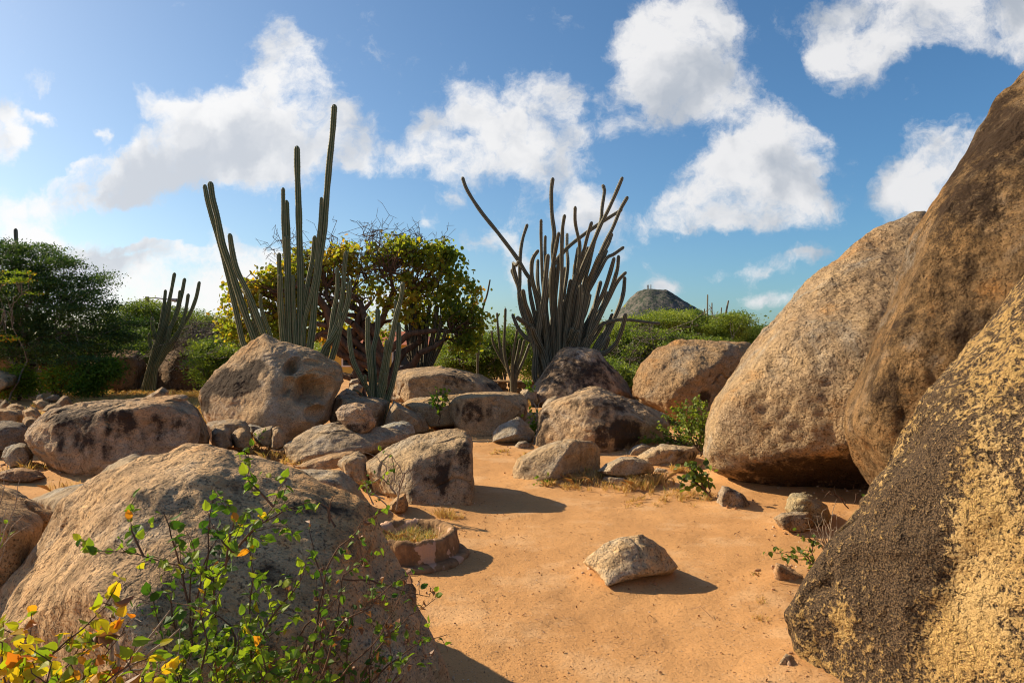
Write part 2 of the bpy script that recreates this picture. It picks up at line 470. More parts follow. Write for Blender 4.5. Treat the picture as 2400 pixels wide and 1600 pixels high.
CROP = {'L': (0, 500, .3827), 'S': (450, 750, .2551), 'M': (850, 850, .2551), 'R': (1150, 750, .3189),
        'G': (1600, 100, .957), 'F': (0, 1000, .4677), 'A': (0, 850, .2232), 'P': (0, 0, 1), 'W': (1750, 1050, .3509),
        '2': (450, 200, .4464), '3': (1050, 380, .3509), 'H': (1400, 650, .1913), 'D': (0, 0, 1.0204)}
def cv(k, pts):
    a, b, f = CROP[k]
    return [(a + p[0] * f, b + p[1] * f) + tuple(p[2:]) for p in pts]

def boulder(label, crop, outline, D, T, front=None, sub=6, p=16, seed=0, amp=1.0, mat='granite', tint=(1, 1, 1),
            stain=0.0, top_stain=0.0, stains=(), carve=(), fit=True, name='boulder', cat='boulder', group=None,
            kx=.66, ky=.80, fx=0.0, back=.75, lump=.75, kb=.7, streak=(1, 1, 1), hfreq=1.0, chips=7, grooves=1.0):
    ol = cv(crop, outline)
    xs = [q[0] for q in ol]; ysv = [q[1] for q in ol]
    x0, x1, y0, y1 = min(xs), max(xs), min(ysv), max(ysv)
    cx = (x0 + x1) / 2
    pts = [P(x, y, D) for x, y in ol]
    if front is None:
        fr = [(cx + (x - cx) * kx + fx * (x1 - x0), y1 - (y1 - y) * ky, D - T) for x, y in ol]
    else:
        fr = cv(crop, front)
        fr = [(x, y, (D + d * T) if abs(d) <= 1.5 and d < 0 else (d if d > 1.5 else D + d * T)) for x, y, d in fr]
    pts += [P(*q) for q in fr]
    bk = [P(cx + (x - cx) * kb, y1 - (y1 - y) * .85, D + T * back) for x, y in ol]
    pts += bk
    pts = np.array(pts)
    # carry the foot below the soil
    c = pts.mean(0)
    N, O, A = hull_planes(pts)
    V0, Fc = ico(sub)
    ext = (pts.max(0) - pts.min(0)) / 2
    d = V0 * ext; d /= np.linalg.norm(d, axis=1)[:, None]
    off = np.sum(N * (O - c), 1)
    off = np.maximum(off, ext.min() * .08)
    w = np.clip(A / A.sum() * 12, .30, 1.0)
    if chips:   # broken facets
        rc = np.random.default_rng(seed + 900)
        cn = rc.normal(size=(chips, 3)); cn[:, 1] = -np.abs(cn[:, 1]) - .7; cn[:, 2] = cn[:, 2] * .7 + .2; cn /= np.linalg.norm(cn, axis=1)[:, None]
        co_ = np.array([((pts - c) @ n_).max() for n_ in cn]) * rc.uniform(.84, .97, chips)
        N = np.concatenate([N, cn]); off = np.concatenate([off, co_]); w = np.concatenate([w, np.full(chips, .9)])
    s = np.maximum(d @ N.T, 0) / off
    hard = 1 / s.max(1)
    p = p * 1.9
    soft = 1 / (np.sum(w * s ** p, 1) ** (1 / p))
    r = soft * np.median(hard / soft)
    size = float(np.cbrt(np.prod(ext)))
    so = np.array([seed * 7.31, seed * 3.17, seed * 1.93])
    q = (c + d * r[:, None])
    nq = q / size * hfreq + so
    r = r + size * amp * lump * (0.055 * fbm(nq * 0.95, 2) + 0.034 * fbm(nq * 2.6 + 5, 3))
    V = c + d * r[:, None]
    def proj(V):
        return 1200 + V[:, 0] / V[:, 1] * F, 800 - (V[:, 2] - H) / V[:, 1] * F
    if fit:
        for _ in range(3):
            px, py = proj(V)
            vis = V[:, 2] > 0.0
            a0, a1, b0 = px[vis].min(), px[vis].max(), py.min()
            sx = (x1 - x0) / (a1 - a0)
            V[:, 0] = c[0] + (V[:, 0] - c[0]) * sx
            px, py = proj(V)
            sh = ((x1 + x0) - (px[vis].min() + px[vis].max())) / 2
            V[:, 0] += sh / F * D
            zt = V[:, 2].max()
            dz = (py.min() - y0) / F * D
            zb = max(0.0, H - (y1 - 800) / F * D) if name == 'boulder_on_rock' else 0.0
            k = (zt + dz - zb) / (zt - zb)
            V[:, 2] = np.where(V[:, 2] > zb, zb + (V[:, 2] - zb) * k, V[:, 2])
        d_ = V - c; r = np.linalg.norm(d_, axis=1); d = d_ / r[:, None]
    for _ in range(2):
        px, py = proj(V)
        pa = np.array([q[:2] for q in ol]); pb = np.roll(pa, -1, 0)
        ya = max(y0, py.min()) ; edges = np.linspace(ya, y1, 34); cen = (edges[1:] + edges[:-1]) / 2
        rat, mid_c, mid_t = [], [], []
        for e0, e1, yc in zip(edges[:-1], edges[1:], cen):
            m_ = (py >= e0) & (py < e1)
            hit_ = (pa[:, 1] - yc) * (pb[:, 1] - yc) < 0
            if m_.sum() < 6 or hit_.sum() < 2: rat.append(np.nan); mid_c.append(np.nan); mid_t.append(np.nan); continue
            xi = pa[hit_, 0] + (pb[hit_, 0] - pa[hit_, 0]) * (yc - pa[hit_, 1]) / (pb[hit_, 1] - pa[hit_, 1])
            l_, r_ = px[m_].min(), px[m_].max()
            rat.append(np.clip((xi.max() - xi.min()) / max(r_ - l_, 1e-3), .8, 1.25)); mid_c.append((l_ + r_) / 2); mid_t.append((xi.max() + xi.min()) / 2)
        rat, mid_c, mid_t = map(np.array, (rat, mid_c, mid_t)); g_ = ~np.isnan(rat)
        if g_.sum() > 4:
            R_ = np.interp(py, cen[g_], rat[g_]); MC = np.interp(py, cen[g_], mid_c[g_]); MT = np.interp(py, cen[g_], mid_t[g_])
            V[:, 0] = (MT + (px - MC) * R_ - 1200) / F * V[:, 1]
    d_ = V - c; r = np.linalg.norm(d_, axis=1); d = d_ / r[:, None]
    # hollows
    hollow = np.zeros(len(V))
    for (hx, hy, rx, ry, rd, o) in carve:
        (hx, hy), = cv(crop, [(hx, hy)]); f = CROP[crop][2]
        px, py = proj(V)
        dd = (px - hx) ** 2 + (py - hy) ** 2 + 1e4 * (V[:, 1] > D + T * .3)
        k = np.argsort(dd)[:400]; k = k[dd[k] < max(9.0, dd[k[8]])]; sp = V[k][np.argmin(V[k][:, 1])]
        R3 = np.array([rx * f / F * sp[1], rd, ry * f / F * sp[1]])
        vd = np.array([0, 0, H]) - sp; vd /= np.linalg.norm(vd)
        cc = sp + vd * o * rd
        a = np.sum((d / R3) ** 2, 1); b = 2 * np.sum((c - cc) / R3 * d / R3, 1); g = np.sum(((c - cc) / R3) ** 2) - 1
        disc = b * b - 4 * a * g
        ok = disc > 0
        sq = np.sqrt(np.maximum(disc, 0)); t0 = (-b - sq) / (2 * a); t1 = (-b + sq) / (2 * a)
        hit = ok & (t0 < r) & (t1 > r * .9) & (t0 > 0)
        r = np.where(hit, t0, r); hollow = np.where(hit, 1, hollow)
        V = c + d * r[:, None]
    # weathered surface relief
    q = V * np.array(streak)
    rel = 0.014 * fbm(q * 3.2 / max(size, .25) ** .5 + so, 4, .55)
    ridge = 1 - np.abs(fbm(q * 2.1 / max(size, .25) ** .6 + so * 2, 3))
    rel = rel * 1.6 * size ** .6 + 0.028 * size ** .7 * (ridge - .6)
    if sub >= 7:
        rel = rel + 0.0045 * fbm(q * 22 + so, 3, .6)
    if sub >= 6 and T > .2:   # ledges where sheets have spalled off, and open joints
        lf = fbm(q * 1.6 / max(size, .3) ** .7 + so * 1.7, 4, .5) * 3.0
        fr_ = lf - np.floor(lf)
        rel = rel + .022 * size ** .8 * (np.floor(lf) + smoothstep(fr_, .80, 1.0) - lf * .55) * .55
        j1 = pn(q * 1.15 / max(size, .4) ** .7 + so + 31) + .25 * pn(q * 4.2 + so); j2 = pn(q * .8 / size + so + 77)
        rel = rel - grooves * .060 * size ** .7 * np.exp(-(j1 / .035) ** 2) * smoothstep(j2, .02, .25)
    rel = rel - np.median(rel)
    V = V + d * (rel * amp * (1 - .6 * hollow))[:, None]
    # varnish mask: where the dark crust has grown, plus underside shade painted on the giant boulder
    zr = (V[:, 2] - V[:, 2].min()) / (V[:, 2].max() - V[:, 2].min())
    st = np.full(len(V), stain) + 0.26 * fbm(V * 1.3 / max(size, .4) + so * 3, 3) + .34 * fbm(V * np.array([4.5, 4.5, 1.9]) / max(size, .5) ** .5 + so, 4, .6) + top_stain * (smoothstep(zr, .5, .95) - .4)
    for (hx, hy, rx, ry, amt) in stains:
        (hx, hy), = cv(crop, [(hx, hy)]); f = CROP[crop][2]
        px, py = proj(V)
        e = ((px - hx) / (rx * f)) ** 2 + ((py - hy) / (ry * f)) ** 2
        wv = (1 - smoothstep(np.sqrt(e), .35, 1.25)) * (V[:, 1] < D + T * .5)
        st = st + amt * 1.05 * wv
    low = V[(np.abs(V[:, 2]) < .04)]
    if len(low):
        ii = ((low[:, 0] + 16) / .05).astype(int); jj = ((low[:, 1] - 1) / .05).astype(int)
        ok = (ii > 0) & (ii < 759) & (jj > 0) & (jj < 559)
        CONTACT[ii[ok], jj[ok]] = 1
    base = np.array([c[0], c[1], 0.0]) if V[:, 2].min() < .05 else np.array([c[0], c[1], V[:, 2].min()])
    o = mesh_np(name if name != 'boulder_on_rock' else 'boulder', V, Fc, M[mat], loc=base, attrs={'stain': st})
    o.color = (*tint, 1)
    tag(o, label, cat, group)
    return o

G1 = (1.0, 1.0, 1.0); GREY = (.86, .93, 1.02); BLUE = (.80, .95, 1.12); WARM = (1.08, .96, .84); DARK = (.55, .56, .6); TAN = (1.05, .98, .90)
B = boulder
# --- foreground left
B("huge round boulder filling the lower left foreground behind the leafy bush", 'P',
  [(-90,1600),(-70,1480),(0,1374),(28,1341),(90,1262),(132,1200),(156,1169),(192,1138),(223,1116),(268,1091),(330,1073),(379,1053),(424,1043),(469,1041),(500,1043),
   (561,1052),(655,1076),(725,1104),(795,1130),(856,1163),(889,1222),(917,1288),(966,1372),(1008,1466),(1052,1573),(1075,1640),(0,1640)],
  3.35, 1.1, front=[(312,1150,2.85),(200,1330,2.5),(140,1514,2.25),(480,1110,2.95),(700,1180,3.0),(800,1300,2.85),(900,1500,2.8),(880,1650,2.7),(300,1650,2.1),(550,1650,2.2),(560,1300,2.65)],
  sub=7, p=60, chips=3, lump=.5, grooves=.6, seed=1, tint=(1.10,.97,.82), amp=.85, stain=-.14, stains=[(580,1180,60,120,.30),(740,1190,120,40,.30),(620,1420,40,200,.3),(830,1260,60,90,.3),(380,1400,60,120,.3),(470,1500,70,120,.4)])
B("low grey boulder half hidden behind the left flank of the huge round foreground boulder", 'P',
  [(76,1169),(134,1142),(190,1133),(223,1113),(263,1084),(299,1070),(317,1067),(350,1076),(420,1150),(420,1250),(200,1270),(90,1230)], 5.6, .9, seed=2, tint=(.88,.90,.92), stain=-.1, p=12)
B("brown sloping rock cut by the left edge of the photo behind the golden bush", 'P',
  [(-330,1120),(-150,1100),(0,1128),(47,1150),(94,1176),(133,1203),(120,1290),(50,1380),(-50,1480),(-330,1500)], 4.0, .8, seed=3, tint=(.92,.78,.62), stain=-.05, p=24, fit=False)
# --- long boulder on the left
B("long streaked boulder lying left of the hollowed boulder, black runs down its face", 'A',
  [(258,790),(300,680),(420,560),(520,480),(700,440),(930,400),(1250,380),(1510,372),(1750,335),(1850,338),(1950,392),(2060,480),(2092,570),(2092,800),(2050,880),(1700,1040),(1200,1190),(750,1245),(650,1175),(500,1085),(330,950)],
  9.2, .95, front=[(420,800,-.7),(560,600,-.5),(900,520,-.7),(1500,480,-.75),(1950,560,-.5),(2000,800,-.5),(1500,1100,-1),(800,1240,-1),(650,1100,-.9)],
  sub=7, seed=4, p=18, amp=1.0, stain=-.12, tint=(.98,.92,.90), streak=(1.3,1.3,.8), back=.9,
  stains=[(620,680,110,280,.48),(900,560,460,130,.55),(920,860,120,260,.62),(1130,900,100,260,.45),(1600,700,340,200,.45),(650,980,90,180,.4),(460,560,110,90,.5),(1900,600,150,180,.4),(1300,640,180,220,.42),(780,760,60,200,.5)])
B("dark rounded boulder end butting against the right end of the long streaked boulder", 'A',
  [(1900,400),(1990,395),(2080,480),(2150,600),(2205,770),(2195,850),(2100,880),(1900,880)], 9.9, .55, seed=5, tint=(.82,.72,.62), stain=.1)
B("pale pointed slab sticking up behind the long streaked boulder", 'A',
  [(1480,390),(1560,340),(1700,250),(1730,262),(1775,300),(1760,370),(1700,420),(1500,440)], 11.0, .25, seed=6, tint=(1,.92,.84), p=30, name='rock', cat='rock')
# --- hollowed boulder
B("big peaked boulder with dark crust and deep round hollows in its right face", 'S',
  [(60,720),(80,650),(115,580),(200,465),(330,345),(500,208),(620,140),(690,126),(760,148),(850,190),(1050,240),(1180,290),(1300,355),(1345,385),(1385,450),(1405,510),(1400,560),(1345,665),(1300,760),(1265,920),(1180,990),(1050,1060),(880,1110),(600,1090),(140,960),(90,850)],
  12.4, 1.2, front=[(700,190,-.15),(715,480,-.62),(800,620,-.8),(900,760,-.92),(1110,935,-1.05),(1050,1080,-1.0),(870,1130,-1.1),(560,1030,-1.0),(190,960,-.5),(180,620,-.25),(1240,480,-.45),(1180,760,-.55),(1000,330,-.3),(960,520,-.55)],
  sub=7, lump=.4, grooves=.8, seed=7, p=34, amp=.8, stain=-.38, tint=(1.02,.94,.86), kb=.75,
  stains=[(250,610,180,110,1.35),(420,540,190,120,1.35),(590,430,130,80,1.35),(540,560,90,120,1.2),(380,660,150,70,1.0),(120,740,70,170,1.5),(240,480,160,90,.7),(1060,310,110,60,.45),(460,640,40,60,-.5)],
  carve=[(1235,600,120,170,.40,.45),(1150,840,110,80,.36,.2),(890,570,60,90,.22,.35),(1130,370,120,40,.2,.55),(1040,625,108,130,.62,-.15),(915,425,60,76,.45,-.2),(855,640,22,50,.2,.0)])
B("sloping flat boulder carrying the small round rock", 'S',
  [(832,1160),(840,1140),(1080,990),(1250,932),(1400,935),(1700,968),(1900,1000),(2010,1050),(1960,1120),(1700,1230),(1450,1240),(950,1325),(870,1275)],
  10.1, .85, front=[(835,1170,-.55),(900,1290,-.8),(960,1330,-.95),(1500,1230,-.9),(1100,1020,-.2),(1300,1050,-.5)], seed=8, p=26, stain=-.15, tint=(.95,.95,.95),
  stains=[(1800,1020,170,60,.4),(1000,1200,160,60,.3),(1600,1130,300,50,.3)], hfreq=1.4)
B("small round rock balanced on top of the sloping flat boulder", 'S',
  [(1320,850),(1345,810),(1400,775),(1500,757),(1600,768),(1655,830),(1695,930),(1680,980),(1640,1020),(1560,1045),(1430,1005),(1345,920)],
  10.05, .24, seed=9, name='boulder_on_rock', cat='rock', stain=-.1, tint=(1.02,.92,.86), stains=[(1500,990,160,50,.6)], p=14)
B("pale blue grey rock poking up right behind the balanced round rock", 'S',
  [(1730,975),(1850,935),(1930,928),(1990,938),(2030,970),(2055,1040),(2000,1075),(1800,1060)], 10.9, .4, seed=10, name='rock', cat='rock', tint=BLUE, stain=-.4)
B("brown boulder in front of the small leaning cactus, left of the dark gap", 'S',
  [(1258,920),(1270,800),(1330,685),(1500,685),(1700,702),(1775,725),(1800,750),(1745,965),(1700,990),(1500,1010),(1300,1000)], 12.7, .6, seed=11, p=26, tint=(.92,.88,.86), stain=-.12)
B("smooth boulder right of the dark gap, sloping down to a rounded tail", 'S',
  [(1850,738),(1900,760),(1990,812),(2060,850),(2140,900),(2178,985),(2160,1030),(2060,1060),(1900,1060),(1740,1000),(1800,860)], 12.5, .55, seed=12, p=20, tint=(.92,.88,.82), stain=-.22)
for i, (ol, d, l) in enumerate([
  ([(1440,640),(1452,598),(1530,578),(1572,612),(1560,670),(1460,680)], 14.2, "small brown stone piled left of the small leaning cactus"),
  ([(1340,690),(1380,650),(1425,625),(1500,655),(1545,700),(1500,730),(1350,730)], 13.6, "flat grey stone at the right foot of the hollowed boulder"),
  ([(1440,575),(1465,545),(1530,532),(1545,570),(1500,600)], 15.0, "topmost stone of the little pile beneath the yellowing tree")]):
    B(l, 'S', ol, d, .3, seed=20+i, sub=5, name='rock', cat='rock', group='stones piled by the leaning cactus', stain=-.1)
# --- boulders in the middle
B("broad low boulder stretched out behind the flat slab, below the yellowing tree", 'M',
  [(245,330),(258,150),(330,72),(450,46),(720,28),(900,58),(1100,108),(1230,178),(1300,262),(1280,330),(900,370),(500,380),(300,380)], 15.0, 1.2, seed=13, p=20, stain=-.12,
  stains=[(880,150,180,80,.6),(1180,210,90,60,.7),(700,220,200,60,.25)], tint=(.95,.90,.86))
B("flat tan slab just left of the flat topped block boulder", 'M',
  [(358,378),(400,345),(470,318),(600,308),(750,300),(880,285),(950,400),(900,600),(600,600),(480,500),(420,440)], 13.6, .8, front=[(400,395,-.7),(560,520,-1),(620,590,-1),(860,560,-1),(860,390,-.9),(620,400,-.95),(430,390,-.8)], chips=0, lump=.4, seed=14, p=36, tint=(1.05,.96,.82), stain=-.3)
B("flat topped block boulder in the middle with a dark streaked front", 'M',
  [(785,372),(830,320),(900,285),(1000,270),(1250,264),(1400,268),(1475,290),(1522,340),(1515,520),(1400,660),(1180,720),(1010,710),(870,620),(795,500)], 13.0, .85,
  front=[(800,380,-.6),(860,345,-.85),(1000,320,-.95),(1200,315,-1.0),(1190,600,-1.0),(1180,690,-1.0),(1010,690,-1),(860,580,-.85),(1480,420,-.5),(1440,620,-.5)], chips=2, lump=.45, seed=15, p=34, amp=.8, tint=(1,.93,.83), stain=-.2,
  stains=[(1000,470,190,150,.75),(1450,450,90,160,.35)])
B("angular grey rock standing beside the flat topped block boulder", 'M',
  [(1188,740),(1192,640),(1245,578),(1420,494),(1450,500),(1510,555),(1585,640),(1560,735),(1400,750),(1230,760)], 11.4, .42, front=[(1200,720,-.6),(1400,570,-.4),(1410,655,-.9),(1260,700,-.9),(1540,720,-.5)], chips=0, lump=.3, seed=16, p=44, amp=.6, name='rock', cat='rock', tint=(.82,.88,.95), stain=-.25)
B("small stone tucked under the angular grey rock", 'M', [(1390,770),(1430,722),(1500,715),(1550,745),(1552,800),(1500,820),(1400,815)], 10.9, .2, seed=17, sub=5, name='rock', cat='rock', tint=(.8,.8,.8))
B("stone wedged between the dark trapezoid boulder and the block boulder", 'M', [(1445,270),(1470,245),(1540,232),(1600,262),(1600,340),(1480,340)], 14.2, .4, seed=18, sub=5, name='rock', cat='rock')
B("dark purple brown trapezoid boulder in front of the many armed cactus", 'R',
  [(278,545),(300,490),(370,400),(440,300),(500,218),(545,194),(650,196),(752,202),(795,218),(870,310),(1000,450),(1048,560),(1048,640),(700,660),(300,640)], 15.2, 1.2,
  front=[(340,560,-.7),(480,440,-.5),(560,260,-.3),(760,240,-.35),(860,380,-.5),(1000,560,-.7),(700,620,-1),(420,620,-1)], seed=19, amp=.6, chips=3, p=30, tint=(.92,.84,.82), stain=.10,
  stains=[(650,400,380,200,.40),(340,560,80,60,-.8),(560,590,120,30,-.5)])
B("cracked grey brown boulder in front of the dark trapezoid boulder", 'R',
  [(312,945),(340,800),(365,660),(430,598),(520,560),(620,522),(700,492),(780,486),(870,510),(1000,560),(1200,642),(1290,700),(1312,780),(1295,870),(1150,960),(1000,1010),(850,1010),(600,1000)],
  11.3, 1.1, front=[(330,930,-.6),(400,700,-.45),(600,570,-.55),(760,560,-.6),(860,700,-.95),(1040,790,-.8),(1280,770,-.35),(900,990,-1),(700,940,-1),(480,950,-.9),(1100,940,-.8)],
  sub=7, seed=21, p=22, tint=(1,.93,.86), stain=-.12, stains=[(370,760,80,220,.55),(1000,830,120,120,1.0),(860,880,160,120,.7),(760,640,260,90,.45),(1000,620,260,70,.35),(860,760,120,90,.4)])
B("slanted stone leaning on the left side of the cracked grey brown boulder", 'R', [(365,680),(380,620),(420,575),(470,556),(500,560),(480,640),(400,740)], 12.6, .3, seed=22, sub=5, name='rock', cat='rock')
B("tan boulder with a sharp ridge, in front of the cracked grey brown boulder", 'R',
  [(148,1195),(165,1080),(198,1010),(300,955),(400,910),(520,875),(620,868),(700,885),(765,896),(800,942),(806,1050),(795,1180),(600,1230),(430,1215),(280,1225)],
  8.7, .6, front=[(165,1180,-.55),(240,1040,-.6),(440,930,-.5),(600,890,-.45),(540,990,-.78),(440,1160,-1.0),(300,1210,-.9),(760,960,-.05),(770,1180,-.1),(600,1100,-.35)],
  chips=0, lump=.4, seed=23, p=44, amp=.7, tint=(1,.95,.86), stain=-.18, stains=[(230,1110,70,70,.4),(300,1000,110,40,.25)])
B("oval grey rock resting on a smaller block right of the ridged tan boulder", 'R',
  [(782,1110),(850,1050),(960,1005),(1060,1000),(1120,1020),(1182,1050),(1206,1095),(1190,1125),(1000,1148),(840,1142)], 8.35, .3, seed=24, name='boulder_on_rock', cat='rock', tint=(.95,.95,.92), stain=-.15, p=14)
B("squat block under the oval grey rock", 'R', [(818,1165),(850,1140),(1000,1138),(1040,1165),(1060,1200),(1000,1245),(890,1245)], 8.25, .24, seed=25, sub=5, name='rock', cat='rock', tint=(.95,.93,.9), p=24)
B("flat smooth rock with a dark right end, between oval rock and giant boulder", 'R',
  [(1062,1012),(1180,932),(1260,912),(1400,918),(1500,930),(1528,968),(1500,1030),(1400,1075),(1250,1090),(1150,1070)], 9.6, .5, seed=26, p=18, name='rock', cat='rock', tint=(.98,.94,.86), stain=-.35, stains=[(1450,990,100,50,.7)])
B("thin grey slab leaning behind the flat smooth rock", 'R', [(980,1000),(1040,935),(1110,905),(1185,928),(1120,990),(1060,1030)], 10.2, .2, seed=27, sub=5, name='rock', cat='rock', tint=(.92,.9,.88), stain=-.3)
B("low stone lying in front of the flat smooth rock", 'R', [(1190,1110),(1220,1085),(1290,1095),(1325,1135),(1250,1150),(1200,1140)], 8.9, .15, seed=28, sub=5, name='rock', cat='rock')
B("round topped tan boulder behind the shrub, left of the giant boulder", 'R',
  [(1046,560),(1050,430),(1100,310),(1200,212),(1330,156),(1450,140),(1700,150),(1900,158),(1990,260),(1950,500),(1800,700),(1600,760),(1380,760),(1280,700),(1100,610)],
  14.2, 1.5, front=[(1090,560,-.4),(1180,340,-.45),(1350,230,-.5),(1780,200,-.5),(1860,220,-.4),(1560,420,-.95),(1480,560,-1.0),(1300,680,-.95),(1400,750,-.9),(1640,660,-.1),(1800,400,.0)],
  sub=7, seed=29, p=26, mat='giant', tint=(.92,.84,.74), stain=-.35, stains=[(1570,560,60,60,1.1),(1640,420,80,70,.4)])
# --- giant boulders on the right
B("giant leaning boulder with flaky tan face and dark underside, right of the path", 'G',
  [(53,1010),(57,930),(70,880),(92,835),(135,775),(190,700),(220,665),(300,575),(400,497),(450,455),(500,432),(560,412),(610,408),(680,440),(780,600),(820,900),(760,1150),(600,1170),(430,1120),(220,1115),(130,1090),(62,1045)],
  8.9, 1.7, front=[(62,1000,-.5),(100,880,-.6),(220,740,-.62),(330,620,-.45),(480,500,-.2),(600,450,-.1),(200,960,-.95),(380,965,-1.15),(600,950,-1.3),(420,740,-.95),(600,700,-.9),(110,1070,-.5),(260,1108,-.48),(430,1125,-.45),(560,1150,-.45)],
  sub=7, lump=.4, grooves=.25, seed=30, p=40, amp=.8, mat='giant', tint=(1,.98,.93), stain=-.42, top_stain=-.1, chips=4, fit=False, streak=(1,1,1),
  stains=[(330,1060,330,60,1.25),(150,800,60,120,.25),(500,620,160,60,.2)])  # underside spot: real stain, darkened further to paint in overhang shade
B("tall brown boulder rising out of frame between the giant boulder and the speckled rock", 'G',
  [(391,930),(398,870),(430,795),(462,720),(500,640),(522,560),(552,475),(592,395),(642,325),(705,225),(762,135),(836,50),(1000,-90),(1250,-50),(1400,500),(1200,1300),(700,1300),(520,1180),(450,1092),(408,1010)],
  6.2, 1.3, front=[(420,940,-.4),(480,760,-.5),(560,560,-.45),(640,400,-.4),(860,120,-.35),(800,720,-1.0),(640,900,-.95),(520,1050,-.7),(1000,900,-1.2),(1100,300,-1.0),(800,1200,-1.0)],
  sub=7, lump=.4, grooves=.6, seed=31, p=34, amp=.75, mat='brown', tint=(1.05,1.0,.95), stain=.10, chips=5, fit=False, streak=(1.2,1.2,.6),
  stains=[(640,700,120,60,.4),(520,870,60,90,.45),(700,450,90,260,.3),(780,250,80,160,.35)])
B("golden speckled dark rock towering over the right edge in the foreground", 'G',
  [(262,1380),(300,1290),(334,1228),(440,1090),(560,900),(700,712),(836,550),(1100,240),(1500,100),(1900,700),(1900,1900),(400,1900),(310,1640),(270,1480)],
  3.75, 1.3, front=[(300,1440,-.25),(420,1190,-.3),(560,1000,-.32),(700,860,-.4),(900,760,-.55),(1500,700,-.9),(620,1200,-.62),(560,1500,-.65),(420,1640,-.35),(900,1300,-.9),(900,1900,-.95),(1500,1500,-1.2),(700,1000,-.55)],
  sub=7, lump=.35, grooves=.5, seed=32, p=36, amp=1.0, mat='gold', tint=(1,1,1), stain=.12, chips=4, fit=False,
  stains=[(420,1250,190,300,.38),(790,1350,150,320,-.55),(560,1240,90,190,.6),(640,1000,90,120,.4),(520,1440,60,120,.5),(400,1300,70,100,.35),(720,1200,90,300,-.7),(660,1450,120,120,-.8),(390,1400,30,90,-1.0),(760,800,90,160,-.35),(320,1500,30,60,-.5),(440,1320,16,40,-.5)])
B("small dark stone at the left foot of the giant leaning boulder", 'R',
  [(1662,1370),(1668,1270),(1700,1212),(1745,1218),(1850,1270),(1910,1345),(1915,1380),(1870,1402),(1770,1395)], 7.15, .24, seed=33, p=24, name='rock', cat='rock', tint=(.85,.85,.88), stain=-.05, stains=[(1760,1240,80,40,.5)])
B("smooth grey dome rock under the giant boulder's dark underside", 'W', [(248,400),(262,340),(290,303),(380,294),(450,320),(540,380),(575,470),(520,520),(300,500)], 6.5, .35, seed=34, p=12, name='rock', cat='rock', tint=(.85,.86,.72), stain=-.5)
B("rough dark stone in front of the smooth grey dome rock", 'W', [(178,465),(230,430),(330,418),(420,428),(450,520),(400,560),(330,560),(240,545)], 6.15, .22, seed=35, p=26, name='rock', cat='rock', tint=(.8,.74,.66), stain=.0)
B("thin brown slab beneath the creeping green plant, at the speckled rock's edge", 'W', [(140,895),(165,840),(192,755),(240,770),(330,820),(420,855),(470,900),(420,920),(300,880)], 4.95, .18, seed=36, sub=5, p=36, name='rock', cat='rock', tint=(1,.78,.6), stain=-.4)
B("fist sized tan stone at the bottom beside the speckled rock's foot", 'W', [(180,1470),(215,1420),(262,1368),(300,1380),(330,1450),(320,1480),(240,1490)], 3.62, .09, seed=37, sub=5, name='rock', cat='rock', tint=(1.05,.95,.8), stain=-.4)
# --- lone rock and the block by the path
B("lone pale rock lying on the open sand in the foreground", 'P',
  [(1367,1318),(1378,1302),(1420,1270),(1462,1255),(1500,1252),(1530,1264),(1561,1288),(1590,1327),(1572,1346),(1510,1353),(1429,1374),(1405,1350)],
  4.95, .3, front=[(1372,1318,-.2),(1410,1345,-.7),(1430,1374,-1),(1440,1300,-.45),(1490,1275,-.3),(1520,1330,-.65),(1570,1338,-.4)], chips=0, lump=.35, seed=38, p=30, amp=.8, name='rock', cat='rock', tint=(1.28,1.18,1.0), stain=-.6)
B("cube like boulder with black stained front, casting a long shadow across the path", 'M',
  [(28,905),(100,850),(200,778),(300,725),(450,660),(600,625),(700,609),(860,603),(960,622),(1012,690),(1018,1000),(1025,1300),(900,1350),(700,1370),(500,1360),(350,1330),(120,1200),(35,1010)],
  7.6, .7, front=[(60,960,-.3),(300,1180,-.75),(420,1330,-.95),(640,1365,-1.0),(900,1350,-1.0),(1012,1315,-.9),(985,800,-.62),(940,720,-.5),(640,850,-.72),(480,900,-.75),(300,960,-.55)],
  sub=7, chips=0, lump=.45, seed=39, p=40, amp=.65, tint=(1,.95,.86), stain=-.25, stains=[(740,900,170,150,.72),(740,1110,90,140,.95),(930,860,90,200,.75),(600,1110,90,90,.55),(440,1200,60,50,.4),(640,780,200,60,.45),(500,1000,60,120,.4)], back=.8)
B("brown wedge stone under the vine, left of the cube like boulder", 'M', [(235,1350),(250,1280),(330,1215),(392,1195),(416,1310),(400,1368),(300,1375)], 6.75, .2, seed=40, sub=5, p=36, name='rock', cat='rock', tint=(1,.78,.55), stain=-.3)
B("long narrow rock strip below the sloping flat boulder", 'S', [(945,1345),(1060,1290),(1200,1240),(1400,1205),(1480,1200),(1560,1240),(1450,1340),(1200,1380),(1000,1375)], 8.7, .3, seed=41, p=22, name='rock', cat='rock', tint=(1,.86,.72))
B("knobbly grey stone between the narrow strip and the cube like boulder", 'S', [(1332,1330),(1345,1285),(1390,1250),(1500,1215),(1600,1240),(1640,1350),(1640,1500),(1520,1500),(1400,1430)], 7.9, .35, seed=42, p=14, amp=1.5, name='rock', cat='rock', tint=(.9,.86,.8))
B("pale flat topped rock peeping over the right shoulder of the huge foreground boulder", 'P', [(690,1100),(740,1097),(800,1101),(835,1132),(862,1172),(880,1230),(800,1250),(700,1200)], 6.9, .45, seed=43, p=16, name='rock', cat='rock', tint=(1,.97,.9), stain=-.3)
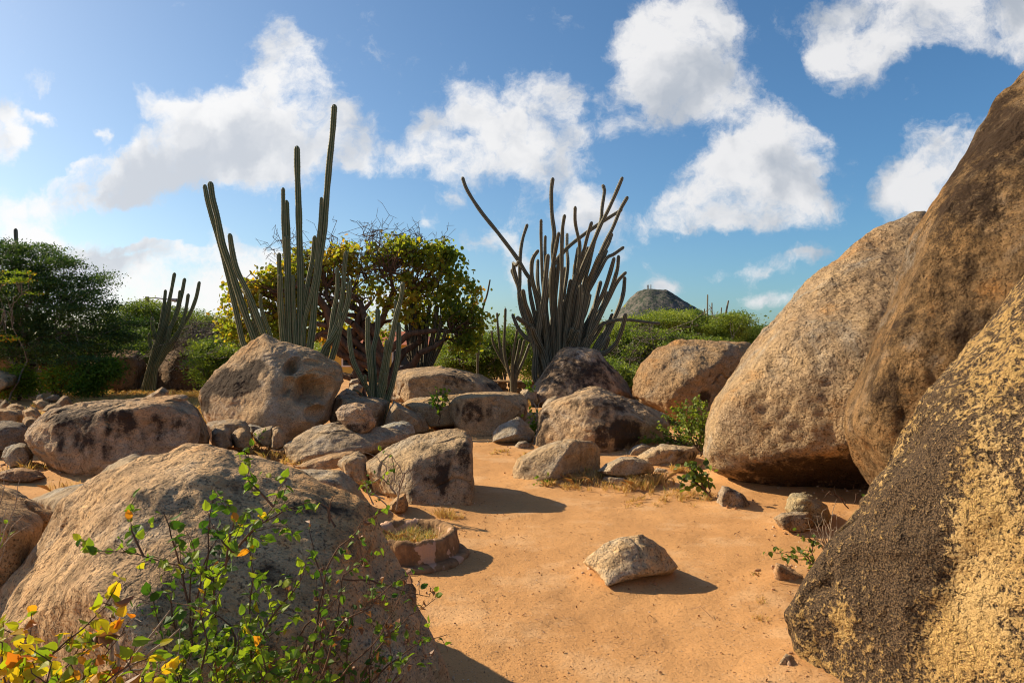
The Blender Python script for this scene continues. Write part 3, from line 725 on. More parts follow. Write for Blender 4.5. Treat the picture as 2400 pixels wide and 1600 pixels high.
for i, (ol, d, l, t) in enumerate([
  ([(120,965),(160,930),(300,910),(440,908),(490,925),(525,970),(555,1110),(400,1150),(180,1150)], 10.7, "largest pale rock of the cluster at the hollowed boulder's left foot", (.96,.9,.84)),
  ([(180,1100),(185,1020),(235,972),(300,964),(345,1010),(382,1160),(300,1185),(190,1170)], 10.1, "egg shaped upright stone at the left of the cluster by the hollowed boulder", (.9,.85,.82)),
  ([(368,1100),(378,1030),(430,988),(490,990),(535,1060),(548,1160),(480,1185),(390,1170)], 10.2, "second upright stone, just right of the egg shaped stone", (.98,.88,.76)),
  ([(555,1040),(600,1000),(690,975),(745,972),(760,1060),(740,1150),(650,1160),(580,1110)], 10.4, "grey split stone beside the little green weed", (.88,.9,.9)),
  ([(715,1080),(740,985),(790,972),(840,1010),(868,1080),(860,1160),(790,1185),(720,1170)], 10.2, "brown rounded stone at the right of the cluster by the hollowed boulder", (.9,.82,.74)),
  ([(500,970),(540,955),(620,970),(680,1000),(600,1040),(520,1030)], 11.2, "low bluish stone at the back of the cluster by the hollowed boulder", (.8,.88,.98))]):
    B(l, 'S', ol, d, .35, seed=50+i, sub=6, p=13, name='rock', cat='rock', group="stone cluster at the hollowed boulder's foot", tint=t, stain=-.25)
# --- left edge stones
for i, (ol, d, th, l, t) in enumerate([
  ([(-260,640),(-200,500),(0,478),(150,474),(225,495),(262,545),(235,610),(0,640)], 13.0, .7, "flat brown rock at the left edge above the dark boulder", (.95,.86,.74)),
  ([(225,500),(330,462),(380,480),(435,545),(400,620),(280,640)], 12.4, .45, "tan rounded rock left of the long streaked boulder's top", (1,.9,.78)),
  ([(338,405),(400,385),(445,378),(500,410),(540,450),(500,500),(400,470)], 14.6, .35, "tan wedge stone in front of the dark green thicket", (1,.9,.76)),
  ([(-260,900),(-240,660),(0,612),(120,603),(240,630),(302,700),(280,860),(100,930)], 10.6, .7, "dark shaded boulder at the left edge beside the long streaked boulder", (.5,.52,.58)),  # tint darkened to stand for the shade on this rock
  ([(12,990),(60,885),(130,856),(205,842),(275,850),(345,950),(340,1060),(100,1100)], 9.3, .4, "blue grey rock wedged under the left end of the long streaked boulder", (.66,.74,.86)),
  ([(-200,1180),(0,1140),(100,1112),(180,1098),(270,1100),(400,1130),(492,1200),(400,1250),(100,1250)], 8.4, .4, "low reddish rock on the ground below the blue grey rock", (.8,.66,.56)),
  ([(560,450),(600,400),(672,338),(720,350),(765,420),(740,470),(620,480)], 16.5, .35, "dark pointed stone in front of the thicket's lit shrub", (.62,.58,.56)),
  ([(375,380),(400,335),(440,330),(470,370),(440,400)], 17.5, .3, "small grey stone beside the thicket's trunks", (.8,.82,.8)),
  ([(460,380),(560,330),(620,345),(640,380),(540,400)], 18.0, .4, "flat grey stone under the dark thicket", (.7,.72,.74)),
  ([(-220,260),(-100,150),(0,138),(80,140),(142,190),(120,240),(0,290)], 18.5, .8, "grey rock at the left edge below the leaning slab", (.82,.84,.8)),
  ([(-220,160),(0,78),(60,84),(200,130),(180,230),(0,300)], 19.5, 1.0, "smooth lit slab at the left edge behind the grey rock", (.95,.92,.85)),
  ([(0,430),(60,380),(100,430),(90,500),(0,520)], 14.8, .4, "dark stone below the pinkish grass at the left edge", (.6,.6,.6))]):
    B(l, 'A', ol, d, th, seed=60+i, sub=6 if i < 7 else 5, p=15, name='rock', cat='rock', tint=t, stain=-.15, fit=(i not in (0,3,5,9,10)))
for i, (ol, d, th, l, t) in enumerate([
  ([(230,610),(270,570),(340,560),(400,590),(380,680),(300,720),(240,700)], 11.4, .4, "brown rock squeezed between the dark left edge boulder and the long streaked boulder", (.9,.78,.66)),
  ([(60,470),(110,430),(180,425),(240,455),(260,500),(150,520),(70,510)], 13.8, .4, "low rounded tan rock behind the flat brown rock at the left edge", (1,.9,.76)),
  ([(440,500),(500,440),(580,425),(640,450),(660,500),(540,540)], 14.0, .5, "grey brown rock just behind the left top of the long streaked boulder", (.85,.8,.72)),
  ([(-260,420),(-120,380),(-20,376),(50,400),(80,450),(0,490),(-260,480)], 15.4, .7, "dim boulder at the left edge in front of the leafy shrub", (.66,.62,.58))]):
    B(l, 'A', ol, d, th, seed=120+i, sub=6, p=16, name='rock', cat='rock', tint=t, stain=-.1, fit=(i != 3))
for i, (ol, d, th, l, t) in enumerate([  # dark tints here put shade into the rock colour
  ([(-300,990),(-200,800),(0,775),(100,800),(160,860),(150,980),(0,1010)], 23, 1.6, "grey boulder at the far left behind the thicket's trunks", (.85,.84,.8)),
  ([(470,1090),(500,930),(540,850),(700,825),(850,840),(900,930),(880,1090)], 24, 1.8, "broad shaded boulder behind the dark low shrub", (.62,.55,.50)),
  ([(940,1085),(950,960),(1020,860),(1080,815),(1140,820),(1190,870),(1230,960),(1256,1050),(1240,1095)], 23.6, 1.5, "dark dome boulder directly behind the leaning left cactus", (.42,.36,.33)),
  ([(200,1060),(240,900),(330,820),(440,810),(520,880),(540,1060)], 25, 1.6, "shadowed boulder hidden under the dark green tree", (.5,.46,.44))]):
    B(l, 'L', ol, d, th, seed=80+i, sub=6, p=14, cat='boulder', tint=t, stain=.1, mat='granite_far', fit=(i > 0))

BANK = np.minimum(blur(CONTACT, 2.0) * 1.6, 1.0) * .038
build_ground()
# ------------------------------------------------------------------ cacti
def catmull(pts, step):
    pts = [np.array(p, float) for p in pts]
    if len(pts) == 2: pts = [pts[0], (pts[0] + pts[1]) / 2, pts[1]]
    pp = [2 * pts[0] - pts[1]] + pts + [2 * pts[-1] - pts[-2]]
    out = []
    for i in range(1, len(pp) - 2):
        p0, p1, p2, p3 = pp[i - 1:i + 3]
        n = max(1, int(np.linalg.norm(p2[:3] - p1[:3]) / step))
        for k in range(n):
            t = k / n
            out.append(.5 * ((2 * p1) + (-p0 + p2) * t + (2 * p0 - 5 * p1 + 4 * p2 - p3) * t * t + (-p0 + 3 * p1 - 3 * p2 + p3) * t ** 3))
    out.append(pts[-1])
    return np.array(out)

def frames(c):
    t = np.gradient(c, axis=0); t /= np.linalg.norm(t, axis=1)[:, None] + 1e-9
    a = np.array([0.0, 1.0, 0.0]); 
    u = np.cross(t, a); u /= np.linalg.norm(u, axis=1)[:, None] + 1e-9
    v = np.cross(t, u)
    return t, u, v

def stem(path, parent, mat, ribs=8, seg=5, step=.07, spines=True, seed=0, wood=0.0, spl=.022, name='stem'):
    """path: list of (x, y, z, r) from base to tip; ribbed columnar stem with spine rows"""
    rs = np.random.default_rng(seed + 100)
    c4 = catmull(path, step)
    L0 = np.concatenate([[0], np.cumsum(np.linalg.norm(np.diff(c4[:, :3], axis=0), axis=1))])
    Lx = L0[-1] - c4[-1, 3] * 1.5 * np.array([.95, .7, .5, .33, .2, .1, .035])
    Ls_ = np.unique(np.concatenate([L0, Lx[Lx > 0]]))
    c4 = np.stack([np.interp(Ls_, L0, c4[:, q]) for q in range(4)], 1)
    c, r = c4[:, :3], c4[:, 3]
    n = len(c)
    L = np.concatenate([[0], np.cumsum(np.linalg.norm(np.diff(c, axis=0), axis=1))])
    # yearly constrictions and a rounded tip
    r = r * (1 + .05 * np.sin(L * 5.3 + seed) + .035 * np.sin(L * 12.1 + seed * 2.3))
    dtip = L[-1] - L
    tipf = np.sqrt(np.clip(1 - (1 - np.clip(dtip / (r[-1] * 1.5), 0, 1)) ** 2, .03, 1))
    r = r * tipf
    t, u, v = frames(c)
    m = ribs * seg
    a = np.arange(m) / m * 2 * math.pi
    ph = (np.arange(m) % seg) / seg * 2 * math.pi
    crest = .5 + .5 * np.cos(ph)
    prof = 1 - .34 * (1 - crest) ** .8
    A = a[None, :] + .12 * np.sin(L[:, None] * .7 + seed)
    V = c[:, None, :] + (r[:, None] * prof[None, :])[:, :, None] * (np.cos(A)[:, :, None] * u[:, None, :] + np.sin(A)[:, :, None] * v[:, None, :])
    V = V.reshape(-1, 3)
    i = np.arange(n - 1)[:, None] * m + np.arange(m)[None, :]
    j = np.arange(n - 1)[:, None] * m + (np.arange(m)[None, :] + 1) % m
    f = np.stack([i, j, j + m, i + m], 2).reshape(-1, 4)
    rib = np.tile(crest, n)
    hh = (L / max(L[-1], .01))
    wd = np.repeat(wood + .45 * (1 - hh) - .15, m)
    faces = [f]; midx = np.zeros(len(f))
    if spines:
        S_, Fs = [], []
        k0 = len(V)
        ds = .055
        Ls = np.arange(.05, L[-1] - r[-2] * .3, ds)
        idx = np.clip(np.searchsorted(L, Ls), 0, n - 1)
        for q in range(ribs):
            ang = A[idx, q * seg]
            d = np.cos(ang)[:, None] * u[idx] + np.sin(ang)[:, None] * v[idx]
            base = c[idx] + d * (r[idx] * 1.0)[:, None]
            for s in range(3):
                jit = rs.normal(size=(len(idx), 3)) * .55
                dd = d + jit; dd /= np.linalg.norm(dd, axis=1)[:, None]
                side = np.cross(dd, t[idx]); side /= np.linalg.norm(side, axis=1)[:, None] + 1e-9
                S_.append(np.stack([base - side * .0022, base + side * .0022, base + dd * spl * rs.uniform(.7, 1.3, (len(idx), 1))], 1).reshape(-1, 3))
        Sv = np.concatenate(S_)
        nf = len(Sv) // 3
        Fs = (np.arange(nf * 3).reshape(-1, 3) + k0)
        V = np.concatenate([V, Sv]); faces.append(Fs)
        rib = np.concatenate([rib, np.ones(len(Sv))]); wd = np.concatenate([wd, np.ones(len(Sv))])
        midx = np.concatenate([midx, np.ones(nf)])
    return mesh_np(name, V, faces, None, parent=parent, loc=tuple(parent.location), attrs={'rib': rib, 'wood': wd}, mats=[mat, M['spine']], midx=midx)

def cactus(label, crop, D, base, stems, r=15, taper=.8, mat='cactus', dz=.35, seed=0, spines=True, wood=0.0, grow=True, group=None, sq=.35, **kw):
    """stems: photo paths tip -> base; all are led down to the common foot"""
    rs = np.random.default_rng(seed)
    f = CROP[crop][2]
    (bx, by), = cv(crop, [base])
    b = P(bx, by, D); b[2] = 0
    root = empty('cactus', tuple(b))
    tag(root, label, 'cactus', group)
    for k, s in enumerate(stems):
        rr = r
        if isinstance(s, tuple): s, rr = s
        pp = cv(crop, s)
        off = rs.uniform(-dz, dz)
        path = []
        nn = len(pp)
        for i, (x, y) in enumerate(pp):
            h = (nn - 1 - i) / max(nn - 1, 1)
            d = D + off * (.25 + .75 * h)
            q = P(x, y, d)
            rad = rr * f / F * D * (taper + (1 - taper) * (1 - h))
            path.append((*q, rad))
        if grow:
            last = path[-1]
            if last[2] > .12:
                foot = b + (np.array([last[0], last[1], 0]) - b) * np.array([sq, .5, 0])
                mid = (np.array(last[:3]) * .5 + foot * .5); mid[0] = foot[0] + (last[0] - foot[0]) * .42
                path.append((*mid, last[3] * 1.02)); path.append((foot[0], foot[1], -.05, last[3]))
        path = path[::-1]
        stem(path, root, M[mat], seed=seed * 50 + k, spines=spines, wood=wood, **kw)
    return root

cactus("tallest green columnar cactus rising behind the hollowed boulder", '2', 13.9, (560, 1780), [
 ([(95,504),(110,600),(135,700),(160,830),(200,950),(240,1080),(290,1230),(330,1340)], 19),
 ([(66,520),(85,620),(118,740),(160,880),(200,1050),(235,1200),(272,1360)], 15),
 ([(198,776),(213,880),(240,980),(290,1080),(330,1180),(370,1290),(395,1360)], 17),
 ([(268,1062),(276,1085),(292,1110)], 10),
 ([(361,1094),(362,1160),(385,1240),(415,1330)], 12),
 ([(478,536),(480,700),(487,850),(500,1000),(505,1350)], 13),
 ([(495,602),(500,750),(503,900),(510,1100),(520,1340)], 18),
 ([(497,788),(498,900),(503,1050),(512,1350)], 18),
 ([(457,878),(460,1000),(475,1340)], 14),
 ([(461,990),(466,1150),(480,1340)], 17),
 ([(551,318),(553,450),(560,650),(565,850),(570,1050),(565,1370)], 19),
 ([(748,100),(738,250),(722,400),(705,600),(690,780),(665,950),(645,1100),(635,1250),(618,1390)], 19),
 ([(680,586),(675,700),(662,850),(648,1000),(620,1130),(590,1260)], 12),
 ([(645,788),(635,900),(612,1020),(590,1150),(575,1320)], 14),
 ([(811,868),(800,960),(790,1100),(765,1230),(722,1350),(700,1410)], 14),
 ([(762,952),(762,1080),(742,1200),(728,1300),(705,1420)], 14),
 ([(827,1028),(820,1130),(790,1230),(745,1320),(690,1400)], 17),
 ([(529,995),(535,1200),(545,1370)], 13),
 ([(785,1190),(772,1300),(735,1430)], 16)], seed=1, taper=.80, dz=.3, sq=.45)
cactus("small leaning cactus with pale ribs between the hollowed boulder and the broad low boulder", 'S', 13.1, (1700, 800), [
 ([(1441,66),(1450,200),(1480,370),(1540,500),(1600,610),(1640,690)], 25),
 ([(1616,-40),(1615,200),(1640,450),(1655,700)], 27),
 ([(1708,-105),(1702,100),(1662,300),(1672,500),(1685,700)], 28),
 ([(1940,-350),(1920,-200),(1880,-50),(1850,100),(1800,350),(1780,500),(1735,700)], 25),
 ([(1873,-178),(1862,0),(1805,250)], 18),
 ([(1897,20),(1900,200),(1890,350),(1850,550),(1800,720),(1790,770)], 27),
 ([(1790,180),(1770,350),(1730,550),(1720,700)], 20),
 ([(1590,500),(1600,600),(1640,700)], 17), ([(1780,480),(1776,600),(1750,700)], 19), ([(1752,615),(1735,700)], 20), ([(1480,640),(1560,680)],8)], seed=2, wood=-.05)
cactus("cactus leaning right above the tip of the long streaked boulder, at the left", 'L', 21.8, (900, 1112), [
 ([(1070,362),(1050,470),(1030,560),(1000,680),(960,800),(920,920),(875,1100)], 13),
 ([(1014,466),(1005,560),(985,680),(955,790),(930,880),(900,1000),(862,1105)], 13),
 ([(1132,395),(1110,510),(1080,620),(1010,760),(950,880),(900,1000),(890,1100)], 13),
 ([(1222,415),(1200,520),(1160,620),(1110,700),(1070,780),(1000,880),(930,1000),(915,1105)], 13),
 ([(1154,490),(1140,580),(1112,690),(1070,760),(1010,850)], 12),
 ([(1102,470),(1090,560),(1055,680),(1010,770)], 11),
 ([(1042,537),(1030,640),(1000,740),(970,800)], 12),
 ([(932,633),(935,700),(955,770)], 12), ([(914,732),(920,800),(940,850)], 12),
 ([(1040,690),(1020,800),(960,930),(935,1105)], 15), ([(985,800),(940,920),(905,1105)], 15)], seed=3, grow=False, dz=.2)
cactus("small dark cactus with slim arms standing left of the many armed cactus", '3', 18.0, (430, 1545), [
 ([(327,1004),(335,1120),(350,1250),(380,1350),(415,1430),(430,1520)], 10),
 ([(384,974),(380,1100),(375,1250),(400,1380),(430,1480)], 11),
 ([(292,1123),(300,1200),(340,1290),(390,1370),(420,1450)], 9),
 ([(465,1113),(440,1250),(430,1350),(428,1450)], 11),
 ([(482,1180),(460,1300),(440,1400)], 10), ([(511,1185),(490,1280),(450,1420)], 11), ([(547,1210),(510,1310),(460,1430)], 11)], seed=4, mat='cactus_old', dz=.2, ribs=7)
big = [
 ([(95,98),(130,190),(220,330),(340,480),(460,640),(520,740),(560,800),(590,900),(620,1100),(650,1300)], 14),
 ([(531,412),(500,510),(485,600),(480,700),(480,800),(475,900),(500,1000),(560,1080),(620,1200)], 13),
 ([(424,712),(450,780),(475,850),(485,950),(510,1040)], 14), ([(475,660),(455,690),(440,715)], 12),
 ([(622,380),(622,500),(628,700),(640,900),(660,1300)], 11),
 ([(701,102),(690,200),(695,350),(710,480),(700,600),(710,800),(700,1250)], 14),
 ([(650,488),(648,600),(655,800),(660,1000)], 11),
 ([(780,348),(765,450),(760,600),(760,800),(745,1000),(740,1250)], 13),
 ([(850,293),(850,400),(870,500),(880,560),(870,700),(820,900),(780,1200)], 12),
 ([(796,474),(795,580),(800,700),(775,900),(760,1100)], 12),
 ([(1030,150),(1045,190),(1030,300),(1020,400),(980,520),(950,650),(900,850),(860,1100)], 13),
 ([(1167,98),(1120,210),(1070,320),(1020,420),(960,560),(900,700),(840,900),(790,1200)], 13),
 ([(1202,228),(1150,320),(1100,440),(1040,560),(1000,660),(940,850),(880,1150)], 13),
 ([(1165,315),(1030,400),(900,490),(780,590),(700,700),(680,800),(660,900),(640,1100)], 14),
 ([(1097,473),(1070,550),(1020,640),(960,760),(900,900),(850,1150)], 13),
 ([(1177,565),(1100,620),(1060,640),(1000,750),(930,880),(870,1000)], 13),
 ([(1140,620),(1130,720),(1090,850),(1040,980),(960,1130),(880,1250)], 14),
 ([(1192,732),(1130,800),(1080,900),(1020,1020),(950,1180)], 14),
 ([(1181,763),(1170,880),(1130,1000),(1080,1100),(1030,1200),(980,1260)], 15),
 ([(1189,1008),(1160,1120),(1120,1210),(1050,1275),(980,1290)], 15),
 ([(1418,1078),(1300,1065),(1200,1052),(1120,1055),(1020,1090),(950,1180)], 11),
 ([(606,585),(565,650),(560,750),(580,850),(610,920),(630,1050)], 14),
 ([(600,648),(598,780),(610,900),(605,1000)], 13),
 ([(669,612),(655,750),(640,900),(610,1080),(590,1250),(583,1440)], 17),
 ([(850,674),(840,800),(790,920),(730,1030),(690,1120),(660,1250),(640,1400)], 18),
 ([(716,833),(710,980),(690,1100),(680,1300)], 16),
 ([(886,813),(880,950),(850,1100),(800,1200)], 17),
 ([(1062,584),(1010,700),(950,820),(905,910),(880,1050)], 16),
 ([(1021,792),(990,920),(960,1050),(900,1200)], 16),
 ([(499,848),(520,950),(550,1030),(580,1130)], 15),
 ([(429,1012),(470,1110),(520,1170),(590,1230)], 14), ([(458,1034),(520,1080),(590,1140)], 15),
 ([(936,564),(900,680),(860,760),(840,850),(820,1000)], 14),
 ([(1006,455),(960,580),(930,690),(880,800),(850,950)], 14),
 ([(962,396),(930,500),(900,620),(850,760),(820,900)], 13),
 ([(1112,634),(1080,750),(1040,870),(980,1000)], 15),
 ([(1132,990),(1090,1100),(1040,1190)], 15),
 ([(872,563),(850,700),(840,800),(800,950)], 14),
 ([(741,465),(720,580),(700,700),(690,900)], 13),
 ([(540,774),(550,880),(570,980),(600,1100)], 14),
 ([(666,862),(650,960),(630,1060),(620,1200)], 14),
 ([(1042,1065),(990,1150),(930,1240)], 15), ([(832,1104),(810,1180),(790,1230)], 14), ([(1078,1165),(1055,1230),(1030,1285)], 14),
 ([(985,940),(940,1050),(880,1170)], 15), ([(900,960),(860,1060),(830,1180)], 15), ([(760,1030),(745,1150),(740,1260)], 14),
 ([(640,1010),(650,1120),(670,1260)], 15), ([(560,1100),(590,1180),(640,1280)], 16), ([(780,700),(770,850),(755,1000)], 13),
 ([(1010,620),(960,740),(920,860)], 13), ([(905,600),(890,720),(850,860)], 13), ([(740,640),(730,780),(715,950)], 14),
 ([(1060,860),(1030,960),(980,1080)], 14), ([(820,780),(800,900),(770,1040)], 14), ([(950,880),(920,1000),(870,1120)], 15),
 ([(700,1010),(700,1120),(710,1260)], 15), ([(870,1120),(840,1200),(800,1300)], 16), ([(1100,1010),(1050,1130),(990,1220)], 14),
]
cactus("huge many armed brown cactus with dozens of tangled arms behind the dark trapezoid boulder", '3', 16.6, (760, 1560), [(s_[0], s_[1] * 1.14) for s_ in big], seed=5, mat='cactus_old', dz=.9, sq=.30, wood=.12, taper=.78, ribs=7, spl=.018)
# dark cluster under the yellowing tree
rs = np.random.default_rng(11)
st = []
for x0, y0, x1 in [(1118,1150,1160),(1140,1200,1170),(1150,1130,1180),(1175,1180,1185),(1195,1140,1195),(1215,1150,1205),(1235,1190,1215),(1250,1130,1220),(1270,1210,1225),(1290,1160,1235),(1310,1240,1240),(1325,1180,1245),(1335,1280,1250),(1120,1380,1170),(1205,1250,1200),(1262,1290,1222)]:
    st.append(([(x0,y0),((x0*2+x1)/3+rs.uniform(-6,6),y0*.6+1480*.4),(x1,1490)], 11))
st.append(([(1326,790),(1312,900),(1298,1000),(1285,1120),(1265,1300),(1240,1470)], 6))
cactus("thicket of dark cactus stems under the right side of the yellowing tree", '2', 17.3, (1205, 1520), st, seed=6, mat='cactus_shaded', spines=False, dz=.5, wood=-.1, ribs=7, seg=4)
cactus("thin curved cactus stem poking out right of the yellowing tree", '3', 19.5, (190, 1350), [([(281,783),(262,880),(235,970),(222,1060),(210,1140),(200,1250)], 7), ([(240,1130),(215,1200),(200,1300)], 7)], seed=7, mat='cactus_old', spines=False, seg=4)
cactus("row of distant cactus columns standing above the scrub right of the hill", 'H', 34.0, (1470, 900), [
 ([(1312,383),(1314,520)], 9), ([(1351,208),(1349,350),(1347,520)], 11), ([(1404,308),(1405,450),(1407,520)], 9), ([(1466,427),(1465,530)], 8), ([(1521,367),(1515,450),(1512,530)], 9),
 ([(1607,280),(1585,390),(1560,530)], 12), ([(1638,420),(1620,530)], 10)], seed=8, mat='cactus_old', spines=False, sq=.9, ribs=6, seg=4, step=.2)
cactus("single cactus tip poking above the dark green tree at the far left", 'L', 23.0, (110, 1000), [([(96,92),(98,150),(106,235),(108,330),(110,600)], 13)], seed=9, mat='cactus_old', spines=False, sq=1, step=.15)
cactus("bundle of dim upright cactus stems beneath the dark green tree at the left", 'L', 22.6, (150, 1035), [
 ([(118,800),(125,900),(140,1020)], 10), ([(150,830),(152,930),(155,1030)], 11), ([(178,850),(170,930),(165,1030)], 9), ([(105,860),(120,950),(138,1030)],9)], seed=10, mat='cactus_old', spines=False, sq=1, wood=.1)

# ------------------------------------------------------------------ trees and shrubs
def tubes(segs, k=5):
    """segs: list of (p0, p1, r0, r1) -> verts, faces"""
    if not len(segs): return np.zeros((0, 3)), np.zeros((0, 4), int)
    p0 = np.array([s[0] for s in segs]); p1 = np.array([s[1] for s in segs])
    r0 = np.array([s[2] for s in segs]); r1 = np.array([s[3] for s in segs])
    t = p1 - p0; t /= np.linalg.norm(t, axis=1)[:, None] + 1e-9
    a = np.where(np.abs(t[:, 2:3]) > .9, np.array([[1.0, 0, 0]]), np.array([[0, 0, 1.0]]))
    u = np.cross(t, a); u /= np.linalg.norm(u, axis=1)[:, None] + 1e-9
    v = np.cross(t, u)
    an = np.arange(k) / k * 2 * math.pi
    ring = np.cos(an)[None, :, None] * u[:, None, :] + np.sin(an)[None, :, None] * v[:, None, :]
    e = (p1 - p0) * .03
    A = (p0 - e)[:, None, :] + ring * r0[:, None, None]; Bv = (p1 + e)[:, None, :] + ring * r1[:, None, None]
    V = np.concatenate([A, Bv], 1).reshape(-1, 3)
    b = np.arange(len(segs))[:, None] * 2 * k
    i = np.arange(k)[None, :]; j = (i + 1) % k
    f = np.stack([b + i, b + j, b + j + k, b + i + k], 2).reshape(-1, 4)
    return V, f

def curve_segs(p0, p1, r0, r1, n, wob, rs, sag=0.0):
    t = np.linspace(0, 1, n + 1)[:, None]
    c = p0 + (p1 - p0) * t
    L = np.linalg.norm(p1 - p0)
    w = rs.normal(size=(n + 1, 3)) * wob * L / n; w[0] = 0; w[-1] = 0
    c = c + np.cumsum(w, 0) * np.sin(t * math.pi) + np.array([0, 0, 1.0]) * sag * L * np.sin(t * math.pi)
    r = r0 + (r1 - r0) * t[:, 0]
    return [(c[i], c[i + 1], r[i], r[i + 1]) for i in range(n)], c

SHAPES = {
 'round': np.array([(0,-.5),(.36,-.38),(.5,0),(.36,.38),(0,.5),(-.36,.38),(-.5,0),(-.36,-.38)]),
 'diamond': np.array([(0,-.5),(.28,0),(0,.5),(-.28,0)]),
 'oval': np.array([(0,-.5),(.24,-.36),(.30,-.26),(.36,-.06),(.30,.02),(.30,.18),(.16,.30),(.10,.42),(0,.55),(-.10,.42),(-.16,.30),(-.30,.18),(-.30,.02),(-.36,-.06),(-.30,-.26),(-.24,-.36)]),
 'blade': np.array([(-.03,-.5),(.03,-.5),(.0,.5)]),
}
def leaves(c, size, rs, shape='diamond', tone=None, up=.4, n=None, dirs=None, fold=.18):
    """c (n,3) centres -> leaf polygons with random normals biased up"""
    N = len(c)
    nr = rs.normal(size=(N, 3)) + np.array([0, 0, up * 2]); nr /= np.linalg.norm(nr, axis=1)[:, None]
    if n is not None: nr = n
    a = rs.normal(size=(N, 3)) if dirs is None else dirs
    ax = a - nr * np.sum(a * nr, 1)[:, None]; ax /= np.linalg.norm(ax, axis=1)[:, None] + 1e-9
    sd = np.cross(nr, ax)
    sh = SHAPES[shape]; k = len(sh)
    sz = size * rs.uniform(.65, 1.25, N)
    bend = -fold * (sh[:, 1] ** 2) + fold * np.abs(sh[:, 0]) * .9
    V = c[:, None, :] + sz[:, None, None] * (sh[None, :, 0:1] * sd[:, None, :] + sh[None, :, 1:2] * ax[:, None, :] + bend[None, :, None] * nr[:, None, :])
    f = np.arange(N * k).reshape(N, k)
    t = rs.uniform(0, 1, N) if tone is None else tone
    return V.reshape(-1, 3), f, np.repeat(np.clip(t, 0, 1), k)

def blob_points(blobs, D, n_clump, per, rs, cs=.28, flat=.55, shell=.5):
    """blobs in photo pixels (x,y,rx,ry[,dD,weight]) -> leaf centres in clumps, plus clump centres"""
    out, cl, ids = [], [], []
    tot = sum((b[2] * b[3]) * (b[5] if len(b) > 5 else 1) for b in blobs)
    for b in blobs:
        x, y, rx, ry = b[:4]; dd = b[4] if len(b) > 4 else 0; w = b[5] if len(b) > 5 else 1
        n = max(2, int(n_clump * rx * ry * w / tot))
        c = P(x, y, D + dd); R3 = np.array([rx, (rx + ry) * .5 * 1.0, ry]) / F * (D + dd)
        d = rs.normal(size=(n, 3)); d /= np.linalg.norm(d, axis=1)[:, None]
        rad = rs.uniform(shell ** 3, 1, n) ** (1 / 3)
        cc = c + d * R3 * rad[:, None] * .93
        cl.append(cc)
        s = cs * rs.uniform(.6, 1.3, n)
        pts = cc[:, None, :] + rs.normal(size=(n, per, 3)) * .42 * s[:, None, None] * np.array([1, 1, flat])
        out.append(pts.reshape(-1, 3))
    return np.concatenate(out), np.concatenate(cl)

def woody(label, base, crown_px, D, seed, leafm, barkm, n_clump, per, lsize, cs=.28, flat=.55, trunk_r=.12, name='tree', cat='tree', shape='diamond', group=None,
          fork=.45, twig=.012, limb_n=7, tonef=None, bare=(), shell=.5, ntr=1, wob=.35, up=.4, lname='crown', twigshare=.5, tonebias=0.0, lab_b=None):
    """a tree or shrub: trunk and limbs that reach real leaf clumps"""
    rs = np.random.default_rng(seed)
    root = empty(name, tuple(base)); tag(root, label, cat, group)
    pts, cl = blob_points(crown_px, D, n_clump, per, rs, cs, flat, shell)
    pts = pts[pts[:, 2] > .03]; cl = cl[cl[:, 2] > .05]
    cm = cl.mean(0)
    segs = []
    base = np.array(base, float)
    hubs = []
    forks = []
    for k in range(ntr):
        fk = base + (cm - base) * fork + rs.normal(size=3) * .12 * np.linalg.norm(cm - base) * (1 if ntr > 1 else .4)
        s, c = curve_segs(base + rs.normal(size=3) * np.array([.12, .12, 0]) * (ntr > 1), fk, trunk_r, trunk_r * .62, 7, wob, rs); segs += s; forks.append(fk)
    # limbs to cluster centres
    K = min(limb_n, len(cl)); hubs = cl[rs.choice(len(cl), K, replace=False)]
    hubs = np.array([h * .75 + forks[i % ntr] * .25 for i, h in enumerate(hubs)])
    nodes = []
    for i, h in enumerate(hubs):
        s, c = curve_segs(forks[i % ntr], h, trunk_r * .5, trunk_r * .16, 6, wob, rs, sag=.08); segs += s
        nodes += [c[3], c[4], c[5], c[6]]
    nodes = np.array(nodes)
    sel = rs.permutation(len(cl))[:int(len(cl) * twigshare) + 1]
    for i in sel:
        d = np.linalg.norm(nodes - cl[i], axis=1); j = np.argmin(d)
        s, c = curve_segs(nodes[j], cl[i], twig * 1.3, twig * .4, 3, wob * 1.2, rs); segs += s
    for (x0, y0, x1, y1, r_) in bare:
        a, b_ = P(x0, y0, D + rs.uniform(-.5, .5)), P(x1, y1, D + rs.uniform(-.6, .6))
        s, c = curve_segs(a, b_, r_, r_ * .3, 6, .5, rs); segs += s
        for q in c[1:]:
            for _ in range(4):
                e = q + rs.normal(size=3) * np.array([.35, .3, .22]) + np.array([0, 0, .12])
                s2, c2 = curve_segs(q, e, r_ * .3, .004, 3, .6, rs); segs += s2
                for q2 in c2[1:]:
                    s3, _c = curve_segs(q2, q2 + rs.normal(size=3) * .11, .005, .003, 1, 0, rs); segs += s3
    V, f = tubes(segs, 6 if trunk_r > .1 else 4)
    mesh_np('trunk' if cat == 'tree' else 'branches', V, f, M[barkm], parent=root, loc=tuple(base))
    tone = rs.uniform(0, 1, len(pts)) * .55 + .45 * (.5 + .8 * pn(pts * 1.1 + seed)) + tonebias
    if tonef is not None: tone = tonef(pts, tone, rs)
    V, f, t = leaves(pts, lsize, rs, shape, tone, up=up)
    mesh_np(lname, V, f, M[leafm], parent=root, loc=tuple(base), smooth=False, attrs={'tone': t})
    return root

